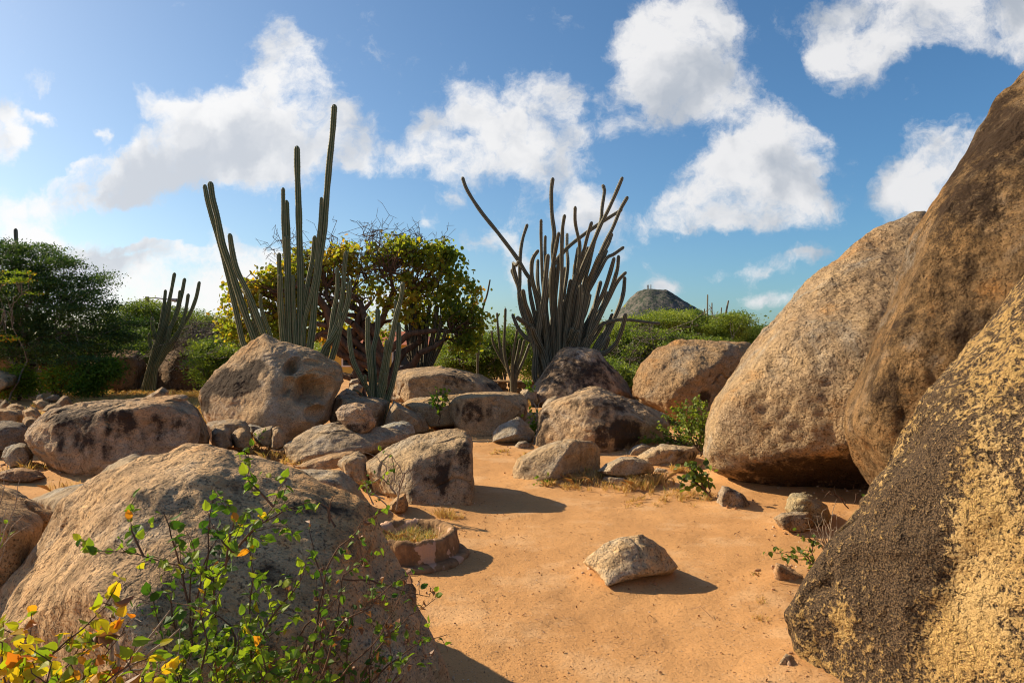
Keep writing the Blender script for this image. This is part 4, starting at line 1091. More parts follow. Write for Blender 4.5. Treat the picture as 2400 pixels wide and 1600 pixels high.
# yellowing round-leaved tree
YT = [(565,690,40,42,0,1),(632,680,60,50,0,1.4),(545,760,36,40,0,1.2),(640,790,75,55,0,1.5),(705,650,60,65,.3,1.1),(690,740,60,60,0,1.2),(775,630,70,50,0,.8),(860,600,80,38,0,.7),(950,592,80,36,0,.9),
      (1030,625,65,50,0,.8),(1075,700,50,70,0,.9),(1112,765,26,40,0,1.0),(1020,710,70,55,0,.6),(930,680,80,55,0,.7),(820,700,50,45,.4,.5),(980,735,60,30,0,.5),(1085,790,35,38,0,1.3),(760,760,50,40,1,.5),(870,770,60,40,1.2,.35),(1010,600,60,40,0,.8)]
def ytone(p, t, rs):
    x = p[:, 0]
    return t * .9 + .02 - .10 * smoothstep(x, -3.2, -1.2) * (1 - smoothstep(pn(p * .9 + 9), .0, .35)) + .18 * smoothstep(-(p[:, 2] - 3.6) , -1.5, 1.5) * 0 + .12 * (pn(p * .8 + 3) > .15)
woody("broad yellowing tree with round leaves, bare twigs on top and a twisted trunk", P(850, 959, 17.2) * np.array([1, 1, 0]), YT, 17.2, 21, 'lf_tree', 'bark', 840, 16, .094, cs=.30, flat=.8, trunk_r=.24,
      shape='round', fork=.42, limb_n=22, twig=.016, tonef=ytone, shell=.55, wob=.4, up=.1, ntr=2,
      bare=[(860,650,770,560,.03),(880,640,850,550,.03),(900,640,930,550,.03),(920,640,990,555,.03),(800,680,720,600,.03),(790,700,690,650,.03),(760,720,660,570,.025),(900,650,890,540,.025),(850,700,790,620,.03),(930,620,1030,560,.02),(840,720,760,660,.03),(700,640,640,585,.02),(870,680,830,600,.03),(930,690,900,620,.03)])

# dark acacia, far left
AC = [(-120,690,130,110,0,1),(0,640,90,55,0,1),(60,600,75,32,0,1),(20,580,60,26,0,1),(130,640,85,40,0,1),(195,668,55,28,0,.9),(100,690,130,55,-.5,1),(215,725,75,40,-.3,1),(275,765,45,34,0,.9),(100,815,150,36,-.4,1),(250,805,70,36,-.3,1),(-80,800,120,60,0,1),(310,760,30,20,0,.6),(40,750,110,50,-.6,1),(160,775,100,40,-.5,1),(247,655,18,16,0,.7),(150,612,45,14,0,.9),(120,585,30,10,0,.6),(290,800,30,20,0,.6)]
def stack(bl, k=3):
    out = []
    r_ = random.Random(5)
    for b in bl:
        for i in range(k):
            out.append((b[0] + r_.uniform(-.5, .5) * b[2], b[1] + (i - (k - 1) / 2) * b[3] * .7, b[2] * .62, b[3] * .34, b[4] + r_.uniform(-1.2, 1.2), 1))
    return out
woody("dense dark green feathery tree filling the left edge", P(60, 925, 21) * np.array([1, 1, 0]), AC + stack(AC), 20.5, 31, 'lf_acacia', 'greybark', 1500, 75, .065, cs=.50, flat=.28, trunk_r=.16, fork=.45, limb_n=18, shell=.2, ntr=4, twigshare=.15)
woody("slim yellow green sprig tree in front of the dense dark tree at the left edge", P(20, 930, 19.0) * np.array([1, 1, 0]), [(15,655,48,8,0,1),(45,640,25,6,0,1),(85,685,26,3,0,.7),(0,790,60,8,0,.6)], 18.6, 32, 'lf_bush', 'greybark', 26, 40, .07, cs=.3, flat=.2, trunk_r=.03, fork=.7, limb_n=4, tonebias=.2)
# low shrubs of the left thicket
for i, (bl, d, l, tb, lm, g, n, sz) in enumerate([
  ([(40,885,40,34,0,1),(15,915,30,18,0,1),(62,905,30,24,0,1)], 19.6, "bright leafy shrub at the left edge under the dense dark tree", .1, 'lf_bush', 'bark', 120, .09),
  ([(134,890,30,26,0,1),(130,872,22,16,0,1)], 19.2, "small yellow green shrub between two dark trunks at the left", .2, 'lf_bush', 'bark', 60, .09),
  ([(225,875,52,28,0,1),(250,862,36,22,0,1),(205,905,40,22,0,1),(200,925,30,10,0,.6)], 19.0, "dark glossy low shrub left of the leaning cactus", -.25, 'lf_bush', 'bark', 210, .085)]):
    woody(l, P(bl[0][0], 932, d) * np.array([1, 1, 0]), bl, d, 40 + i, lm, g, n, 30, sz, cs=.3, flat=.8, trunk_r=.03, name='shrub', cat='shrub', fork=.3, limb_n=8, tonebias=tb, lname='leaves', shape='diamond', ntr=3)

# scrub trees behind, left of the yellowing tree
SC = [
 ([(345,720,50,24),(300,735,45,26),(330,760,60,30)], 27, "rounded green scrub tree directly beside the utility pole", 0.0, 260),
 ([(410,735,45,22),(440,750,50,28),(400,780,60,30)], 28, "olive scrub tree seen through the arms of the leaning cactus", -.05, 240),
 ([(480,752,50,24),(510,770,40,30),(470,800,50,22)], 26, "thorny scrub tree left of the yellowing tree", -.05, 240),
 ([(500,830,46,30),(530,860,46,36),(480,870,24,40)], 20, "lit yellow green bush between the dark dome boulder and the hollowed boulder", .1, 200),
 ([(300,800,60,30),(360,800,50,30),(420,820,60,30)], 26, "dim olive bush behind the leaning cactus's foot", -.2, 240),
  ([(120,830,60,30),(60,840,50,26),(180,850,50,30)], 24.2, "shade darkened undergrowth bush between the trunks of the dense dark tree", -.3, 260),  # added filler, leaf tone darkened for the thicket's shadow
 ([(250,840,50,36),(290,860,40,30),(320,830,40,30)], 24.8, "shade darkened green bush between the dense dark tree and the leaning cactus", -.25, 220),  # filler bush too, shadow of the thicket put into its leaf tone
 # middle
 ([(1080,830,60,34),(1120,810,40,24),(1060,860,50,24)], 22.5, "dark green bush below the yellowing tree's right edge", -.15, 260),
 ([(1170,830,50,34),(1140,860,50,30),(1200,800,30,24)], 22.8, "green bush behind the small dark slim armed cactus", -.1, 260),
 ([(1240,860,40,40),(1280,820,50,40),(1330,850,70,40)], 23.5, "pale green bush behind the foot of the many armed cactus", .1, 260),
 # right
 ([(1430,790,60,40),(1440,830,60,34),(1400,850,40,30)], 22, "bushy bright green shrub tree right of the many armed cactus", .12, 380),
 ([(1520,760,70,26),(1480,775,60,30),(1500,810,60,30),(1545,745,60,16)], 25, "wide flat topped yellow green tree below the hill", .22, 480),
 ([(1620,752,70,24),(1600,780,70,30),(1560,740,40,14)], 27, "feathery bright tree below the distant cactus columns", .25, 420),
 ([(1700,760,60,24),(1720,742,40,10),(1680,785,60,26)], 26, "airy green tree right of the distant cactus columns", .12, 300),
 ([(1770,785,60,24),(1740,800,60,30),(1800,775,30,14)], 28, "dark green tree meeting the giant boulder's left slope", -.15, 300),
 ([(1420,870,40,30),(1450,880,40,24),(1400,890,30,20)], 18.5, "round dark green bush between the trapezoid boulder and the round topped boulder", 0.0, 220),
 ([(1560,800,80,30),(1620,810,70,24),(1500,840,60,30)], 21, "mid green scrub bush behind the round topped tan boulder", -.02, 300),
]
for i, (bl, d, l, tb, n) in enumerate(SC):
    bl = [(b[0], b[1] + (9 if i >= 10 else 14 if i < 3 else 0), b[2], b[3]) + (0, 1) for b in bl]
    rq = random.Random(i * 7 + 1)
    for b_ in list(bl):
        for _ in range(7):   # sprigs that break the outline
            u_ = rq.uniform(-.95, .95)
            bl.append((b_[0] + u_ * b_[2], b_[1] - b_[3] * math.sqrt(1 - u_ * u_) - rq.uniform(-3, 7), rq.uniform(7, 17), rq.uniform(2, 4.5), rq.uniform(-1.5, 1), .9))
    if i in (11, 12, 13): bl = bl + stack(bl[:4], 2)
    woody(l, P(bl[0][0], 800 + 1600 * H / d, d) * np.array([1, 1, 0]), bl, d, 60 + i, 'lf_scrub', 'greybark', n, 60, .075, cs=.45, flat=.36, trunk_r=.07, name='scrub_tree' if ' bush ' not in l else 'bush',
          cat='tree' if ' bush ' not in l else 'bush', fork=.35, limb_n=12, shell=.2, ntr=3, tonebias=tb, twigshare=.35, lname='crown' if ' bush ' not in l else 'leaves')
# bare grey thorny branches in the left scrub and by the right bushes
def bare_tree(label, basepx, D, ends, seed, r=.05, n=5):
    rs = np.random.default_rng(seed)
    b = P(*basepx, D); b[2] = 0
    root = empty('bare_tree', tuple(b)); tag(root, label, 'tree')
    segs = []
    for (x, y) in ends:
        e = P(x, y, D + rs.uniform(-.6, .6))
        s, c = curve_segs(b, e, r, r * .25, 8, .5, rs, sag=.1); segs += s
        for q in c[2:]:
            for _ in range(n):
                e2 = q + rs.normal(size=3) * np.array([.55, .4, .22])
                s2, c2 = curve_segs(q, e2, r * .3, .007, 4, .5, rs); segs += s2
                for q2 in c2[1:]:
                    for _ in range(2):
                        s3, _c = curve_segs(q2, q2 + rs.normal(size=3) * np.array([.2, .15, .1]), .008, .004, 2, .4, rs); segs += s3
    V, f = tubes(segs, 4)
    mesh_np('branches', V, f, M['greybark'], parent=root, loc=tuple(b))
bare_tree("tangle of grey leafless thorn branches left of the hollowed boulder", (500, 925), 22.5, [(430,800),(450,770),(480,785),(520,790),(400,810),(540,800),(500,760)], 90)
bare_tree("leafless grey branches sticking out of the bushes right of the many armed cactus", (1470, 900), 20.5, [(1520,770),(1560,790),(1500,800),(1580,810),(1480,860)], 91, r=.03, n=3)

# far treeline on the horizon: reads as one mass
def far_scrub():
    rs = np.random.default_rng(200)
    n = 2600
    D = rs.uniform(45, 150, n)
    X = rs.uniform(-1.0, 1.0, n) * D * 1.1
    hgt = rs.uniform(1.6, 3.6, n) * (1 + .3 * pn(np.stack([X * .03, D * .03, np.zeros(n)], 1)))
    c = np.stack([X, D, hgt * .5], 1)
    pts = c[:, None, :] + rs.normal(size=(n, 60, 3)) * np.stack([hgt * .6, hgt * .6, hgt * .26], 1)[:, None, :]
    pts = pts.reshape(-1, 3); pts = pts[(pts[:, 2] > 0)]
    tone = rs.uniform(0, 1, len(pts)) * .5 + .5 * (.5 + pn(pts * .2))
    V, f, t = leaves(pts, .30, rs, 'diamond', tone)
    o = mesh_np('distant_scrub', V, f, M['lf_scrub'], smooth=False, attrs={'tone': t})
    tag(o, "far off belt of green scrub along the horizon", "scrub", kind='stuff')
far_scrub()

# ------------------------------------------------------------------ hill with masts
def hill():
    D0 = 900.0
    c = P(1520, 800, D0); cx, cy = c[0], c[1]
    n = 220
    ax = np.linspace(-1, 1, n) * 260
    X, Y = np.meshgrid(ax, ax)
    x, y = X.ravel(), Y.ravel()
    r = np.hypot(x * np.where(x < 0, 1.45, .86), y)
    prof = np.interp(r, [0, 10, 22, 34, 48, 62, 80, 110, 160, 260], [71, 69.5, 66, 59, 49, 39, 28, 15, 5, -3])
    p = np.stack([x, y, np.zeros_like(x)], 1)
    z = prof + 3.2 * fbm(p * .035, 4) * smoothstep(r, 0, 25) + 1.2 * np.abs(fbm(p * .12 + 4, 3))
    i = (np.arange(n - 1)[:, None] * n + np.arange(n - 1)[None, :]).ravel()
    f = np.stack([i, i + 1, i + 1 + n, i + n], 1)
    m, T = newmat('hill_scrub')
    co = T.n('ShaderNodeTexCoord').outputs['Object']
    a = T.noise(co, .045, 6, .65); b = T.noise(co, .22, 5, .7)
    col = T.mix(T.ramp(b, .42, .58), (0.050, 0.066, 0.050), (0.150, 0.135, 0.115))
    col = T.mix(T.ramp(a, .52, .66, 0, .6), col, (0.25, 0.20, 0.185))
    finish(m, T, col, .95, bump(T, b, 1.0, 2.0), .05)
    o = mesh_np('hill', np.stack([x + cx, y + cy, z], 1), f, m, loc=(cx, cy, 0))
    tag(o, kind='structure')
    return cx, cy, D0
hx_, hy_, hD = hill()
def mast(label, x, ytop, ybot, w, dishes):
    a = P(x, ybot + 6, hD); t = P(x, ytop, hD)
    root = empty('radio_mast', tuple(a)); tag(root, label, 'mast')
    wv = w / F * hD / 2
    segs = []
    hgt = t[2] - a[2]
    cor = [(-1, -1), (1, -1), (1, 1), (-1, 1)]
    nl = 6
    for k in range(nl):
        z0, z1 = a[2] + hgt * k / nl, a[2] + hgt * (k + 1) / nl
        for q in range(4):
            c0, c1 = cor[q], cor[(q + 1) % 4]
            A_ = np.array([a[0] + c0[0] * wv, a[1] + c0[1] * wv, z0]); B_ = np.array([a[0] + c0[0] * wv, a[1] + c0[1] * wv, z1]); E_ = np.array([a[0] + c1[0] * wv, a[1] + c1[1] * wv, z1])
            segs += [(A_, B_, .22, .22), (A_, E_, .12, .12), (B_, E_, .12, .12)]
    V, f = tubes(segs, 4)
    mesh_np('lattice', V, f, M['steel'], parent=root, loc=tuple(a))
    for (dz_, sx) in dishes:
        V, f = tubes([(np.array([a[0] + sx * wv, a[1] - wv * 1.2, a[2] + hgt * dz_]), np.array([a[0] + sx * wv, a[1] - wv * 2.2, a[2] + hgt * dz_]), .35, .45)], 8)
        mesh_np('antenna', V, f, M['white'], parent=root, loc=tuple(a))
mast("thicker lattice radio mast with dishes on top of the hill", 1518.5, 668, 677, 3.2, [(.9, 0), (.65, .6), (.5, -.6)])
mast("thin radio mast just right of the thicker mast on the hill", 1525.5, 667, 678, 1.0, [(.5, 0)])

# ------------------------------------------------------------------ utility pole, lamp, wires
def utility_pole():
    D = 46.0
    b = P(345, 800, D); b[2] = 0
    root = empty('utility_pole', tuple(b)); tag(root, "dark utility pole with a curved street lamp arm above the scrub, behind the leaning cactus", 'utility pole')
    top = P(345, 700, D)
    V, f = tubes([(b, top, .17, .13)], 10); mesh_np('pole', V, f, M['pole'], parent=root, loc=tuple(b))
    arm = [P(x, y, D) for x, y in [(345,703),(350,699),(362,698),(380,700),(398,702)]]
    V, f = tubes([(arm[i], arm[i + 1], .05, .045) for i in range(4)], 6); mesh_np('lamp_arm', V, f, M['steel'], parent=root, loc=tuple(b))
    V, f = tubes([(P(398,702,D), P(414,703.5,D), .10, .13)], 8); mesh_np('lamp_head', V, f, M['steel'], parent=root, loc=tuple(b))
    V, f = tubes([(P(336,706,D), P(346,705,D), .06, .06), (P(336,712,D), P(346,711,D), .05, .05)], 6); mesh_np('crossarm', V, f, M['pole'], parent=root, loc=tuple(b))
    for k, (x0, y0, x1, y1, D1) in enumerate([(345,705,-400,692,60),(345,711,-400,705,60),(345,716,-400,712,60),(347,703,760,800,34)]):
        a, e = P(x0, y0, D), P(x1, y1, D1)
        pts = [a + (e - a) * t - np.array([0, 0, 1.0]) * .8 * math.sin(math.pi * t) for t in np.linspace(0, 1, 13)]
        V, f = tubes([(pts[i], pts[i + 1], .018, .018) for i in range(12)], 4)
        mesh_np('wire', V, f, M['pole'], parent=root, loc=tuple(b))
utility_pole()

# ------------------------------------------------------------------ yellow house behind the tree
def box(x0, x1, y0, y1, z0, z1):
    V = np.array([(x, y, z) for x in (x0, x1) for y in (y0, y1) for z in (z0, z1)], float)
    f = np.array([(0,1,3,2),(4,6,7,5),(0,4,5,1),(2,3,7,6),(0,2,6,4),(1,5,7,3)])
    return V, f
def house():
    D = 31.0
    a, b = P(775, 800, D), P(1010, 800, D)
    x0, x1 = a[0], b[0]; zt = 1.60
    root = empty('house', ((x0 + x1) / 2, D, 0)); tag(root, "yellow house with a red tiled roof glimpsed through the yellowing tree's trunks", 'house')
    loc = tuple(root.location)
    V, f = box(x0, x1, D, D + 6, 0, zt); mesh_np('wall', V, f, M['house'], parent=root, loc=loc, smooth=False)
    V = np.array([(x0 - .4, D - .5, zt - .05), (x1 + .4, D - .5, zt - .05), (x1 + .4, D + 6.5, zt - .05), (x0 - .4, D + 6.5, zt - .05), (x0 + 1.2, D + 3, zt + .60), (x1 - 1.2, D + 3, zt + .60)])
    me = mesh_np('roof', V, [np.array([(0, 1, 5, 4), (2, 3, 4, 5), (3, 2, 1, 0)]), np.array([(1, 2, 5), (3, 0, 4)])], M['roof'], parent=root, loc=loc, smooth=False)
    for wx in (.22, .72):
        cx = x0 + (x1 - x0) * wx
        V, f = box(cx - .5, cx + .5, D - .04, D + .02, 0.55, 1.35); w = mesh_np('window', V, f, M['white'], parent=root, loc=loc, smooth=False)
        V, f = box(cx - .42, cx + .42, D - .055, D - .035, 0.62, 1.28)
        p_ = mesh_np('pane', V, f, M['glass'], smooth=False, loc=loc); p_.parent = w; p_.location = (0, 0, 0)
house()

# ------------------------------------------------------------------ dry stone wall
def stone_wall(label, x0, x1, D, z1, seed):
    rs = np.random.default_rng(seed)
    a, b = P(x0, 800, D)[0], P(x1, 800, D)[0]
    V0, F0 = ico(2)
    Vs, Fs, k = [], [], 0
    z = .0
    while z < z1 - .05:
        x = a; h = rs.uniform(.13, .2)
        while x < b:
            w = rs.uniform(.16, .36)
            q = np.sign(V0) * np.abs(V0) ** .6
            v_ = q * np.array([w * .52, .2, h * .52]) * rs.uniform(.85, 1.1, 3) + np.array([x + w / 2, D + rs.uniform(-.03, .03), z + h / 2]) + rs.normal(size=V0.shape) * .006
            Vs.append(v_); Fs.append(F0 + k); k += len(V0); x += w
        z += h * .95
    root = empty('stone_wall', ((a + b) / 2, D, 0)); tag(root, label, 'wall')
    loc = tuple(root.location)
    mesh_np('stones', np.concatenate(Vs), np.concatenate(Fs), M['granite_far'], parent=root, loc=loc).color = (.62, .55, .5, 1)
    V, f = box(a, b, D - .24, D + .24, z, z + .05)
    mesh_np('coping', V, f, M['granite_far'], parent=root, loc=loc, smooth=False).color = (.9, .85, .8, 1)
stone_wall("low dry stone wall with a flat coping behind the small dark slim armed cactus", 1010, 1480, 20.0, .50, 5)
stone_wall("short dry stone wall seen between the dark dome boulder and the hollowed boulder", 440, 560, 25.0, .95, 6)

# ------------------------------------------------------------------ stone planter ring
def planter():
    c = P(965, 800, 5.45); c[2] = 0
    rs = np.random.default_rng(8)
    root = empty('planter', tuple(c)); tag(root, "crumbling round stone planter ring holding dry grass, beside the huge round boulder", 'planter')
    n, loc = 220, tuple(c)
    R, Hh = .37, .20
    prof = [(1.02, -.06), (1.04, .03), (1.00, .07), (.985, .5), (.965, .85), (.93, .97), (.86, 1.0), (.79, .97), (.75, .85), (.73, .3), (.72, .1)]
    a = np.arange(n) / n * 2 * math.pi
    V = []
    for (r_, z_) in prof:
        x = np.cos(a) * R * r_; y = np.sin(a) * R * r_ * 1.05; z = np.full(n, Hh * z_)
        V.append(np.stack([x, y, z], 1))
    V = np.concatenate(V)
    d = V / (np.linalg.norm(V[:, :2], axis=1)[:, None] + 1e-6) * np.array([1, 1, 0])
    V = V + d * (.016 * fbm(V * 9, 5, .68))[:, None] + np.array([0, 0, 1]) * (.014 * fbm(V * 13 + 5, 5, .68) * (V[:, 2] > .1))[:, None]
    m = len(prof)
    i = np.arange(m - 1)[:, None] * n + np.arange(n)[None, :]; j = np.arange(m - 1)[:, None] * n + (np.arange(n)[None, :] + 1) % n
    f = np.stack([i, j, j + n, i + n], 2).reshape(-1, 4)
    mt, T = newmat('planter_plaster')
    co = T.n('ShaderNodeTexCoord').outputs['Object']
    nb = T.noise(co, 9, 5, .6); nf = T.noise(co, 60, 4, .7); pt = T.noise(T.vmath('ADD', co, (2.0, 1, 5)), 5.5, 3, .5)
    col = T.mix(T.ramp(nb, .38, .62), (0.34, 0.20, 0.10), (0.20, 0.115, 0.06))
    col = T.mix(T.ramp(pt, .56, .58, 0, .9), col, (0.58, 0.36, 0.24))
    finish(mt, T, col, .95, bump(T, nf, .8, .01, bump(T, nb, .7, .03)), .1)
    mesh_np('ring', V + c, f, mt, parent=root, loc=loc)
    # footing course
    prof = [(1.20, -.10), (1.22, .05), (1.16, .16), (.98, .18)]
    V = np.concatenate([np.stack([np.cos(a) * R * r_, np.sin(a) * R * r_ * 1.03, np.full(n, Hh * z_)], 1) for r_, z_ in prof])
    d = V * np.array([1, 1, 0]) / (np.linalg.norm(V[:, :2], axis=1)[:, None])
    V = V + d * (.03 * fbm(V * 5 + 2, 3))[:, None]
    m = len(prof)
    i = np.arange(m - 1)[:, None] * n + np.arange(n)[None, :]; j = np.arange(m - 1)[:, None] * n + (np.arange(n)[None, :] + 1) % n
    mesh_np('footing', V + c, np.stack([i, j, j + n, i + n], 2).reshape(-1, 4), mt, parent=root, loc=loc)
    # soil inside
    V = np.concatenate([[(0, 0, Hh * .45)], np.stack([np.cos(a) * R * .78, np.sin(a) * R * .8, np.full(n, Hh * .42)], 1)]) + c
    k = np.arange(n)
    mesh_np('soil', V, np.stack([np.zeros(n, int), 1 + k, 1 + (k + 1) % n], 1), bpy.data.materials['sand'], parent=root, loc=loc)
    return c, R, Hh
pc, pR, pH = planter()

# ------------------------------------------------------------------ dry grass (uncountable)
def grass(name, label, spots, seed, tone0=0.0):
    """spots: (x, y, radius m, blades, height, z0[, green share])"""
    rs = np.random.default_rng(seed)
    Vs, Ts = [], []
    for sp in spots:
        x, y, r_, n, h, z0 = sp[:6]; gr = sp[6] if len(sp) > 6 else .04
        ncl = max(1, n // 14)
        cc = rs.normal(size=(ncl, 2)) * r_ * .5
        idx = rs.integers(0, ncl, n)
        b = np.concatenate([cc[idx] + rs.normal(size=(n, 2)) * .018 + np.array([x, y]), np.full((n, 1), z0)], 1)
        lean = rs.normal(size=(n, 2)) * .55
        hh = h * rs.uniform(.35, 1.1, n)
        w = rs.uniform(.0016, .0032, n) * (1 + (y > 8) * 1.2 + (y > 14) * 1.5)
        an = rs.uniform(0, math.pi, n)
        sd = np.stack([np.cos(an), np.sin(an), np.zeros(n)], 1) * w[:, None]
        mid = b + np.concatenate([lean * .35, np.ones((n, 1)) * .6], 1) * hh[:, None]
        tip = b + np.concatenate([lean, np.ones((n, 1)) * rs.uniform(.55, 1, (n, 1))], 1) * hh[:, None]
        Vs.append(np.stack([b - sd, b + sd, mid + sd * .7, tip, mid - sd * .7], 1).reshape(-1, 3))
        t = rs.uniform(0, .9, n); t[rs.uniform(size=n) < gr] = 1
        Ts.append(np.repeat(t, 5))
    V = np.concatenate(Vs)
    f = np.arange(len(V)).reshape(-1, 5)
    o = mesh_np(name, V, f, M['lf_grass'], smooth=False, attrs={'tone': np.concatenate(Ts)})
    tag(o, label, 'grass', kind='stuff')
def g(px, py, r_, n, h, **kw):
    D = GD(py); q = P(px, py, D)
    return (q[0], D, r_, n, h, 0.0)
sp = []
rsg = np.random.default_rng(3)
for _ in range(420):
    px = rsg.uniform(180, 560); D = rsg.uniform(14, 22)
    q = P(px, 800, D); sp.append((q[0], D, .35, 60, .22, 0.0))
for _ in range(60):
    px = rsg.uniform(-60, 180); D = rsg.uniform(11, 18); q = P(px, 800, D); sp.append((q[0], D, .4, 30, .20, 0.0, .15))
for _ in range(40):
    px = rsg.uniform(900, 1250); D = rsg.uniform(16, 19.5); q = P(px, 800, D); sp.append((q[0], D, .4, 50, .2, 0.0))
for a_ in [(1290,1137,.10,150,.10),(1320,1128,.16,420,.14),(1360,1130,.14,300,.13),(1400,1125,.16,320,.16),(1350,1118,.2,300,.2),(1420,1145,.2,160,.10),(1500,1140,.16,420,.18),(1530,1130,.16,300,.18),(1470,1150,.16,240,.12),(1560,1150,.25,200,.08),
          (1480,1178,.2,130,.05),(1540,1176,.25,150,.05),(1600,1168,.25,260,.08),(1640,1160,.2,200,.08),(1680,1172,.15,120,.06),(1340,1142,.15,220,.07),(1590,1105,.15,160,.12),(1575,1092,.12,120,.12),
          (1040,1210,.12,220,.10),(1070,1215,.10,120,.07),(1035,1000,.25,300,.10),(1060,992,.2,200,.12),(1000,1010,.2,200,.1),(1180,1062,.2,100,.08),(1240,1068,.15,80,.08),
          (560,1045,.25,120,.2),(600,1060,.25,120,.2),(640,1075,.25,120,.18),(540,1035,.2,100,.22),(700,1085,.3,120,.12),(30,1040,.3,120,.3),(60,1060,.3,120,.25),(80,1110,.3,140,.2),(160,1150,.3,120,.15),
          (1780,1350,.05,30,.05),(1775,1450,.05,50,.03),(1785,1410,.05,40,.03)]:
    sp.append(g(*a_))
grass('dry_grass', "dry golden grass growing in tufts around the rocks and under the thicket", sp, 4)
ps = []
for _ in range(46):
    a_ = rsg.uniform(0, 6.28); rr = pR * .62 * math.sqrt(rsg.uniform())
    ps.append((pc[0] + math.cos(a_) * rr, pc[1] + math.sin(a_) * rr, .04, 24, .13, pH * .43, .3))
grass('planter_grass', "dry straw and thin green blades growing inside the round stone planter", ps, 5)

# ------------------------------------------------------------------ gravel
def gravel():
    rs = np.random.default_rng(77)
    oct_v = np.array([(1,0,0),(-1,0,0),(0,1,0),(0,-1,0),(0,0,1),(0,0,-1)], float)
    oct_f = np.array([(0,2,4),(2,1,4),(1,3,4),(3,0,4),(2,0,5),(1,2,5),(3,1,5),(0,3,5)])
    n = 60000
    D = 2.6 + rs.uniform(0, 1, n) ** 1.5 * 8.5
    X = rs.uniform(-.75, .85, n) * D
    s = .0017 + .0035 * rs.uniform(0, 1, n) ** 3
    big = rs.uniform(size=n) < .012; s[big] *= 1.7
    z = ground_z(X, D)
    v = oct_v[None] * rs.uniform(.6, 1.3, (n, 6, 1)) * s[:, None, None] * np.array([1, 1, .7])
    a = rs.uniform(0, 6.28, n); ca, sa = np.cos(a)[:, None], np.sin(a)[:, None]
    v = np.stack([v[:, :, 0] * ca - v[:, :, 1] * sa, v[:, :, 0] * sa + v[:, :, 1] * ca, v[:, :, 2]], 2)
    V = v + np.stack([X, D, z + s * .3], 1)[:, None, :]
    f = (oct_f[None] + (np.arange(n) * 6)[:, None, None]).reshape(-1, 3)
    # loose stones and chips gathered against the boulders
    V0, F0 = ico(1)
    ci, cj = np.nonzero(CONTACT); k = rs.integers(0, len(ci), 2600)
    bx = -16 + ci[k] * .05 + rs.normal(size=len(k)) * .10; by = 1 + cj[k] * .05 + rs.normal(size=len(k)) * .10
    ss = .005 + .017 * rs.uniform(0, 1, len(k)) ** 2.5
    vv = V0[None] * rs.uniform(.65, 1.25, (len(k), len(V0), 1)) * ss[:, None, None] * rs.uniform(.6, 1.3, (len(k), 1, 3))
    vv = vv + np.stack([bx, by, ground_z(bx, by) + ss * .3], 1)[:, None, :]
    nV = len(V) * 6
    V = np.concatenate([V.reshape(-1, 3), vv.reshape(-1, 3)])
    f = np.concatenate([f, (F0[None] + (np.arange(len(k)) * len(V0))[:, None, None]).reshape(-1, 3) + nV])
    tn = np.concatenate([np.repeat(rs.uniform(0, 1, n), 6), np.repeat(rs.uniform(.3, 1, len(k)), len(V0))])
    m, T = newmat('gravel')
    at = T.n('ShaderNodeAttribute', attribute_name='tone').outputs['Fac']
    cr = T.n('ShaderNodeValToRGB'); T.put(cr.inputs[0], at)
    cr.color_ramp.elements[0].color = (0.17, 0.10, 0.06, 1); cr.color_ramp.elements[1].color = (0.62, 0.48, 0.34, 1)
    el = cr.color_ramp.elements.new(.6); el.color = (0.46, 0.25, 0.12, 1)
    finish(m, T, cr.outputs[0], .9, None, .15)
    o = mesh_np('gravel', V.reshape(-1, 3), f, m, smooth=False, attrs={'tone': tn})
    tag(o, "fine gravel scattered over the sandy path", 'gravel', kind='stuff')
gravel()

def litter():
    rs = np.random.default_rng(91)
    sp = [(GD(1230), P(1000,1230,GD(1230))[0], .5, 90), (3.0, -.1, .7, 120), (8.6, .9, .8, 90), (6.3, 3.3, .6, 60), (11, -2.2, 1.2, 120), (5.2, -.3, .8, 60), (5, 1.5, 1.6, 80), (4.5, 2.2, .5, 60), (13, -.9, 1.0, 100)]
    c = []
    for (y, x, r_, n) in sp:
        q = rs.normal(size=(n, 2)) * r_ + np.array([x, y]); c.append(q)
    c = np.concatenate(c)
    z = ground_z(c[:, 0], c[:, 1]) + .006
    pts = np.concatenate([c, z[:, None]], 1)
    nr = rs.normal(size=(len(pts), 3)) * .35 + np.array([0, 0, 1.0]); nr /= np.linalg.norm(nr, axis=1)[:, None]
    V, f, t = leaves(pts, .018, rs, 'oval', None, n=nr, fold=.6)
    segs = []
    for k in range(90):
        q = pts[rs.integers(0, len(pts))] + np.append(rs.normal(size=2) * .3, 0)
        e = q + np.append(rs.normal(size=2) * .07, .004)
        segs += curve_segs(q, e, .0022, .0012, 3, .4, rs)[0]
    V2, f2 = tubes(segs, 4)
    o = mesh_np('leaf_litter', np.concatenate([V, V2]), [f, f2 + len(V)], M['lf_dry'], smooth=False, attrs={'tone': np.concatenate([t, np.full(len(V2), .8)])})
    tag(o, "dry fallen leaves and snapped twigs scattered on the sand", 'leaf litter', kind='stuff')
litter()
